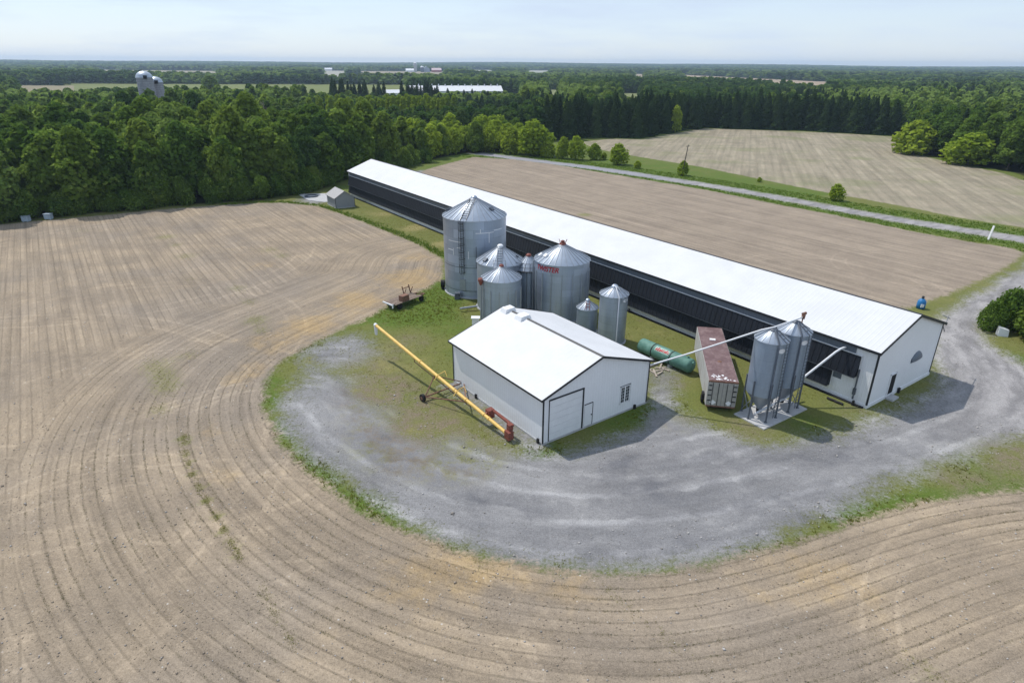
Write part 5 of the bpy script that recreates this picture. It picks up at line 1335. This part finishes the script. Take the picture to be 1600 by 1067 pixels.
rs = np.random.default_rng(5)
Q = np.c_[rs.uniform(-30, 62, 90000), rs.uniform(27, 110, 90000)]
Q = Q[rs.random(len(Q)) < np.clip(55/np.hypot(Q[:, 0], Q[:, 1]), .2, 1)]
lu = blobs(Q, LUSH)+.35*np.exp(-(sd_poly(Q, YARD_EDGE, False)/1.1)**2)+(vnoise(Q, 3.1, 21)-.5)*1.1
ok = (sd_poly(Q, FIELD_L) < .1) & (sd_poly(Q, FIELD_B) < .1) & (sd_poly(Q, GRAVEL) < .3) & (lu > .38+.55*rs.random(len(Q)))
loc = (Q-BARN_O); ub = loc@BA; wb = loc@BB; ok &= ~((ub > -.3) & (ub < 119) & (wb > -.6) & (wb < 12.3))
SA = np.array([-.58843727, .80854288]); SB = np.array([.80854288, .58843727]); loc = Q-np.array(SHOP_O); us = loc@SA; ws_ = loc@SB; ok &= ~((us > -.2) & (us < 13.8) & (ws_ > -.9) & (ws_ < 12.1))
for bx_, by_, br_ in ((-4.94,81.6,4.3),(-1.5,75.1,3.1),(-1.26,69.9,2.5),(1.98,75.4,1.7),(5.85,72.6,3.5),(8.45,67,1.4),(10.9,64.35,1.7),(22.8,48.8,3.6),(-13.6,75.6,2.2)): ok &= np.hypot(Q[:,0]-bx_, Q[:,1]-by_) > br_
ok &= ~((np.abs(Q[:,0]-18.5) < 2.6) & (np.abs(Q[:,1]-55.5) < 7))
Q = Q[ok]; lu = lu[ok]
tufts('grass', Q, .05+.14*np.clip(lu, 0, 1), np.full(len(Q), .10), M['grass_blade'], 'lush green grass along the yard edge and around the bins', 5, 3)
Q3 = np.c_[rs.uniform(-26, 60, 70000), rs.uniform(28, 130, 70000)]; Q3[40000:] = np.c_[rs.uniform(-40, 32, 30000), rs.uniform(52, 140, 30000)]
ok = (sd_poly(Q3, FIELD_L) < -.2) & (sd_poly(Q3, FIELD_B) < -.2) & (sd_poly(Q3, GRAVEL) < .6) & (rs.random(len(Q3)) < .25+.6*vnoise(Q3, 2.2, 61)) & (Q3[:, 0] < 58)
loc = (Q3-BARN_O); ub = loc@BA; wb = loc@BB; ok &= ~((ub > -.3) & (ub < 119) & (wb > -.6))
loc = Q3-np.array(SHOP_O); us = loc@SA; ws_ = loc@SB; ok &= ~((us > -.2) & (us < 13.8) & (ws_ > -.9) & (ws_ < 12.1))
for bx_, by_, br_ in ((-4.94,81.6,4.3),(-1.5,75.1,3.1),(-1.26,69.9,2.5),(1.98,75.4,1.9),(5.85,72.6,3.5),(8.45,67,1.4),(10.9,64.35,1.7),(22.8,48.8,3.6),(-38,135.5,4)): ok &= np.hypot(Q3[:,0]-bx_, Q3[:,1]-by_) > br_
ok &= ~((np.abs(Q3[:,0]-18.5) < 2.6) & (np.abs(Q3[:,1]-55.5) < 7))
Q3 = Q3[ok]
tufts('short_grass', Q3, rs.uniform(.03, .10, len(Q3)), np.full(len(Q3), .10), M['grass_dry'], 'short dry yellow green grass between the buildings', 4, 13)
# crop seedlings on the curved rows near the camera
n = 60000
Q = np.c_[rs.uniform(-48, 48, n), rs.uniform(18, 66, n)]
def nearest(Pq, line):
    A = np.array(line); best = np.full(len(Pq), 1e9); bp = np.zeros_like(Pq)
    for a, b in zip(A[:-1], A[1:]):
        e = b-a; t = np.clip(((Pq-a)@e)/max(e@e, 1e-9), 0, 1); q = a+t[:, None]*e; d = np.hypot(*(Pq-q).T); m_ = d < best
        best[m_] = d[m_]; bp[m_] = q[m_]
    return best, bp
d, bp = nearest(Q, YARD_EDGE); kk = np.round(d/.82-.5)+.5
Q2 = bp+(Q-bp)/np.maximum(d, .01)[:, None]*(kk*.82)[:, None]+rs.normal(0, .05, Q.shape)
pr = (vnoise(Q2, 4.5, 31)*.75+vnoise(Q2, 1.3, 32)*.5)*np.clip(46/np.hypot(Q2[:, 0], Q2[:, 1]), .2, 1.0)+blobs(Q2, WEED)*.4
ok = (sd_poly(Q2, FIELD_L) > .4) & (d < 17) & (rs.random(n) < (pr-.33)*1.5)
Q2 = Q2[ok]
tufts('crop_seedlings', Q2, np.full(len(Q2), .06), np.full(len(Q2), .055), M['crop_blade'], 'young crop seedlings standing in curved rows on the near field', 3, 6)
Q = []
for x, y, r_, a in WEED:
    nn = int(170*a*min(1, 40/math.hypot(x, y))*r_); q = rs.normal(0, 1, (nn, 1))*.75*r_*np.array([[.58, -.815]])+rs.normal(0, .22, (nn, 2))*r_+np.array([x, y]); Q.append(q)
Q = np.concatenate(Q); Q = Q[(sd_poly(Q, FIELD_L) > .2)]
tufts('weeds', Q, np.full(len(Q), .045), np.full(len(Q), .07), M['grass_dry'], 'yellow green weed patches on the ploughed field', 4, 8)
Q = np.c_[rs.uniform(-30, 110, 60000), rs.uniform(85, 215, 60000)]; dr = sd_poly(Q, ROAD, False)
ok = (dr > 2.9) & (dr < 9.5) & (sd_poly(Q, FIELD_B) < -.1) & (sd_poly(Q, FIELD_F) < -.1) & (Q[:, 1] < 215)
Q = Q[ok]
tufts('verge_grass', Q, rs.uniform(.12, .34, len(Q)), np.full(len(Q), .30), M['grass_green'], 'tall green grass along both road verges', 4, 9)
Q = []
A = np.array(WOOD_EDGE[5:]+[(-10.6,96)])
for a, b in zip(A[:-1], A[1:]):
    nn = int(np.hypot(*(b-a))*14); q = a+(b-a)*rs.random((nn, 1)); nrm = np.array([-(b-a)[1], (b-a)[0]]); nrm = nrm/np.hypot(*nrm); nrm = nrm if nrm[1] > 0 else -nrm
    Q.append(q+nrm*np.abs(rs.normal(.7, .55, (nn, 1))))
Q = np.concatenate(Q)
tufts('strip_grass', Q, rs.uniform(.15, .38, len(Q)), np.full(len(Q), .2), M['grass_green'], 'tall green grass fringe between ploughed field and barn strip', 5, 10)

def pebbles(name, P, rad, mat, label, seed):
    rs = np.random.default_rng(seed); n = len(P)
    O = np.array([(1,0,0),(0,1,0),(-1,0,0),(0,-1,0),(0,0,.8),(0,0,-.5)], float)
    a = rs.uniform(0, 6.28, n); ca, sa = np.cos(a), np.sin(a)
    J = O[None]*rs.uniform(.6, 1.3, (n, 6, 1))*rad[:, None, None]
    V = np.stack([J[..., 0]*ca[:, None]-J[..., 1]*sa[:, None]+P[:, :1], J[..., 0]*sa[:, None]+J[..., 1]*ca[:, None]+P[:, 1:], J[..., 2]+rad[:, None]*.25], -1).reshape(-1, 3)
    T = np.array([(0,1,4),(1,2,4),(2,3,4),(3,0,4),(1,0,5),(2,1,5),(3,2,5),(0,3,5)])
    F = (T[None]+np.arange(n)[:, None, None]*6).reshape(-1, 3)
    me = mesh_np(name, V, F, mat, {'v': np.repeat(rs.random(n), 6)})
    return tag(link(name, me), label, 'stones', kind='stuff')
k = N('field_stone'); M['stone'] = k.bsdf(k.mix(k.attr('v'), (.24,.21,.18), (.50,.47,.44)), .9)
k = N('soil_clod'); M['clod'] = k.bsdf(k.mix(k.attr('v'), (.22,.18,.14), (.33,.27,.205)), .95)
Q = np.c_[rs.uniform(-70, 60, 26000), rs.uniform(18, 110, 26000)]; Q = Q[(sd_poly(Q, FIELD_L) > .2) & (rs.random(len(Q)) < np.clip(38/np.hypot(Q[:, 0], Q[:, 1]), .1, 1)**1.5)]
pebbles('field_stones', Q, rs.gamma(2.2, .011, len(Q))+.014, M['stone'], 'pale stones scattered over the ploughed field', 3)
n = 150000; Q = np.c_[rs.uniform(-55, 50, n), rs.uniform(18, 75, n)]; cn = vnoise(Q, 5.0, 44)*.6+vnoise(Q, 1.7, 45)*.6
Q = Q[(sd_poly(Q, FIELD_L) > .0) & (rs.random(n) < (cn-.35)*.8*np.clip(34/np.hypot(Q[:, 0], Q[:, 1]), .1, 1)**1.6)]
pebbles('soil_clods', Q, rs.gamma(2.0, .009, len(Q))+.014, M['clod'], 'rough soil clods lying on the near ploughed field', 4)
Q = np.c_[rs.uniform(-24, 55, 30000), rs.uniform(28, 70, 30000)]; Q = Q[(sd_poly(Q, GRAVEL) > -1.2) & (sd_poly(Q, GRAVEL) < 3.0) & (sd_poly(Q, FIELD_L) < 0)]
Q = Q[rs.random(len(Q)) < .4*vnoise(Q, 4, 47)]
pebbles('gravel_stones', Q, rs.gamma(2.0, .015, len(Q))+.02, M['stone'], 'loose stones along the gravel yard margins', 5)

# ------------------------------------------------------------------ air
hb = MB(); hb.box(-7600, 7600, -700, 7600, -2.5, 62)
k = N('haze'); pv = k.n('ShaderNodeVolumePrincipled'.replace('ShaderNode', '')); pv.inputs['Color'].default_value = (.62, .80, 1.0, 1); pv.inputs['Density'].default_value = .00013; pv.inputs['Anisotropy'].default_value = .2
k.t.links.new(pv.outputs[0], k.out.inputs['Volume'])
ho = hb.build('haze', k.m); tag(ho, 'thin pale blue haze over the far fields and woods', 'haze', kind='stuff')
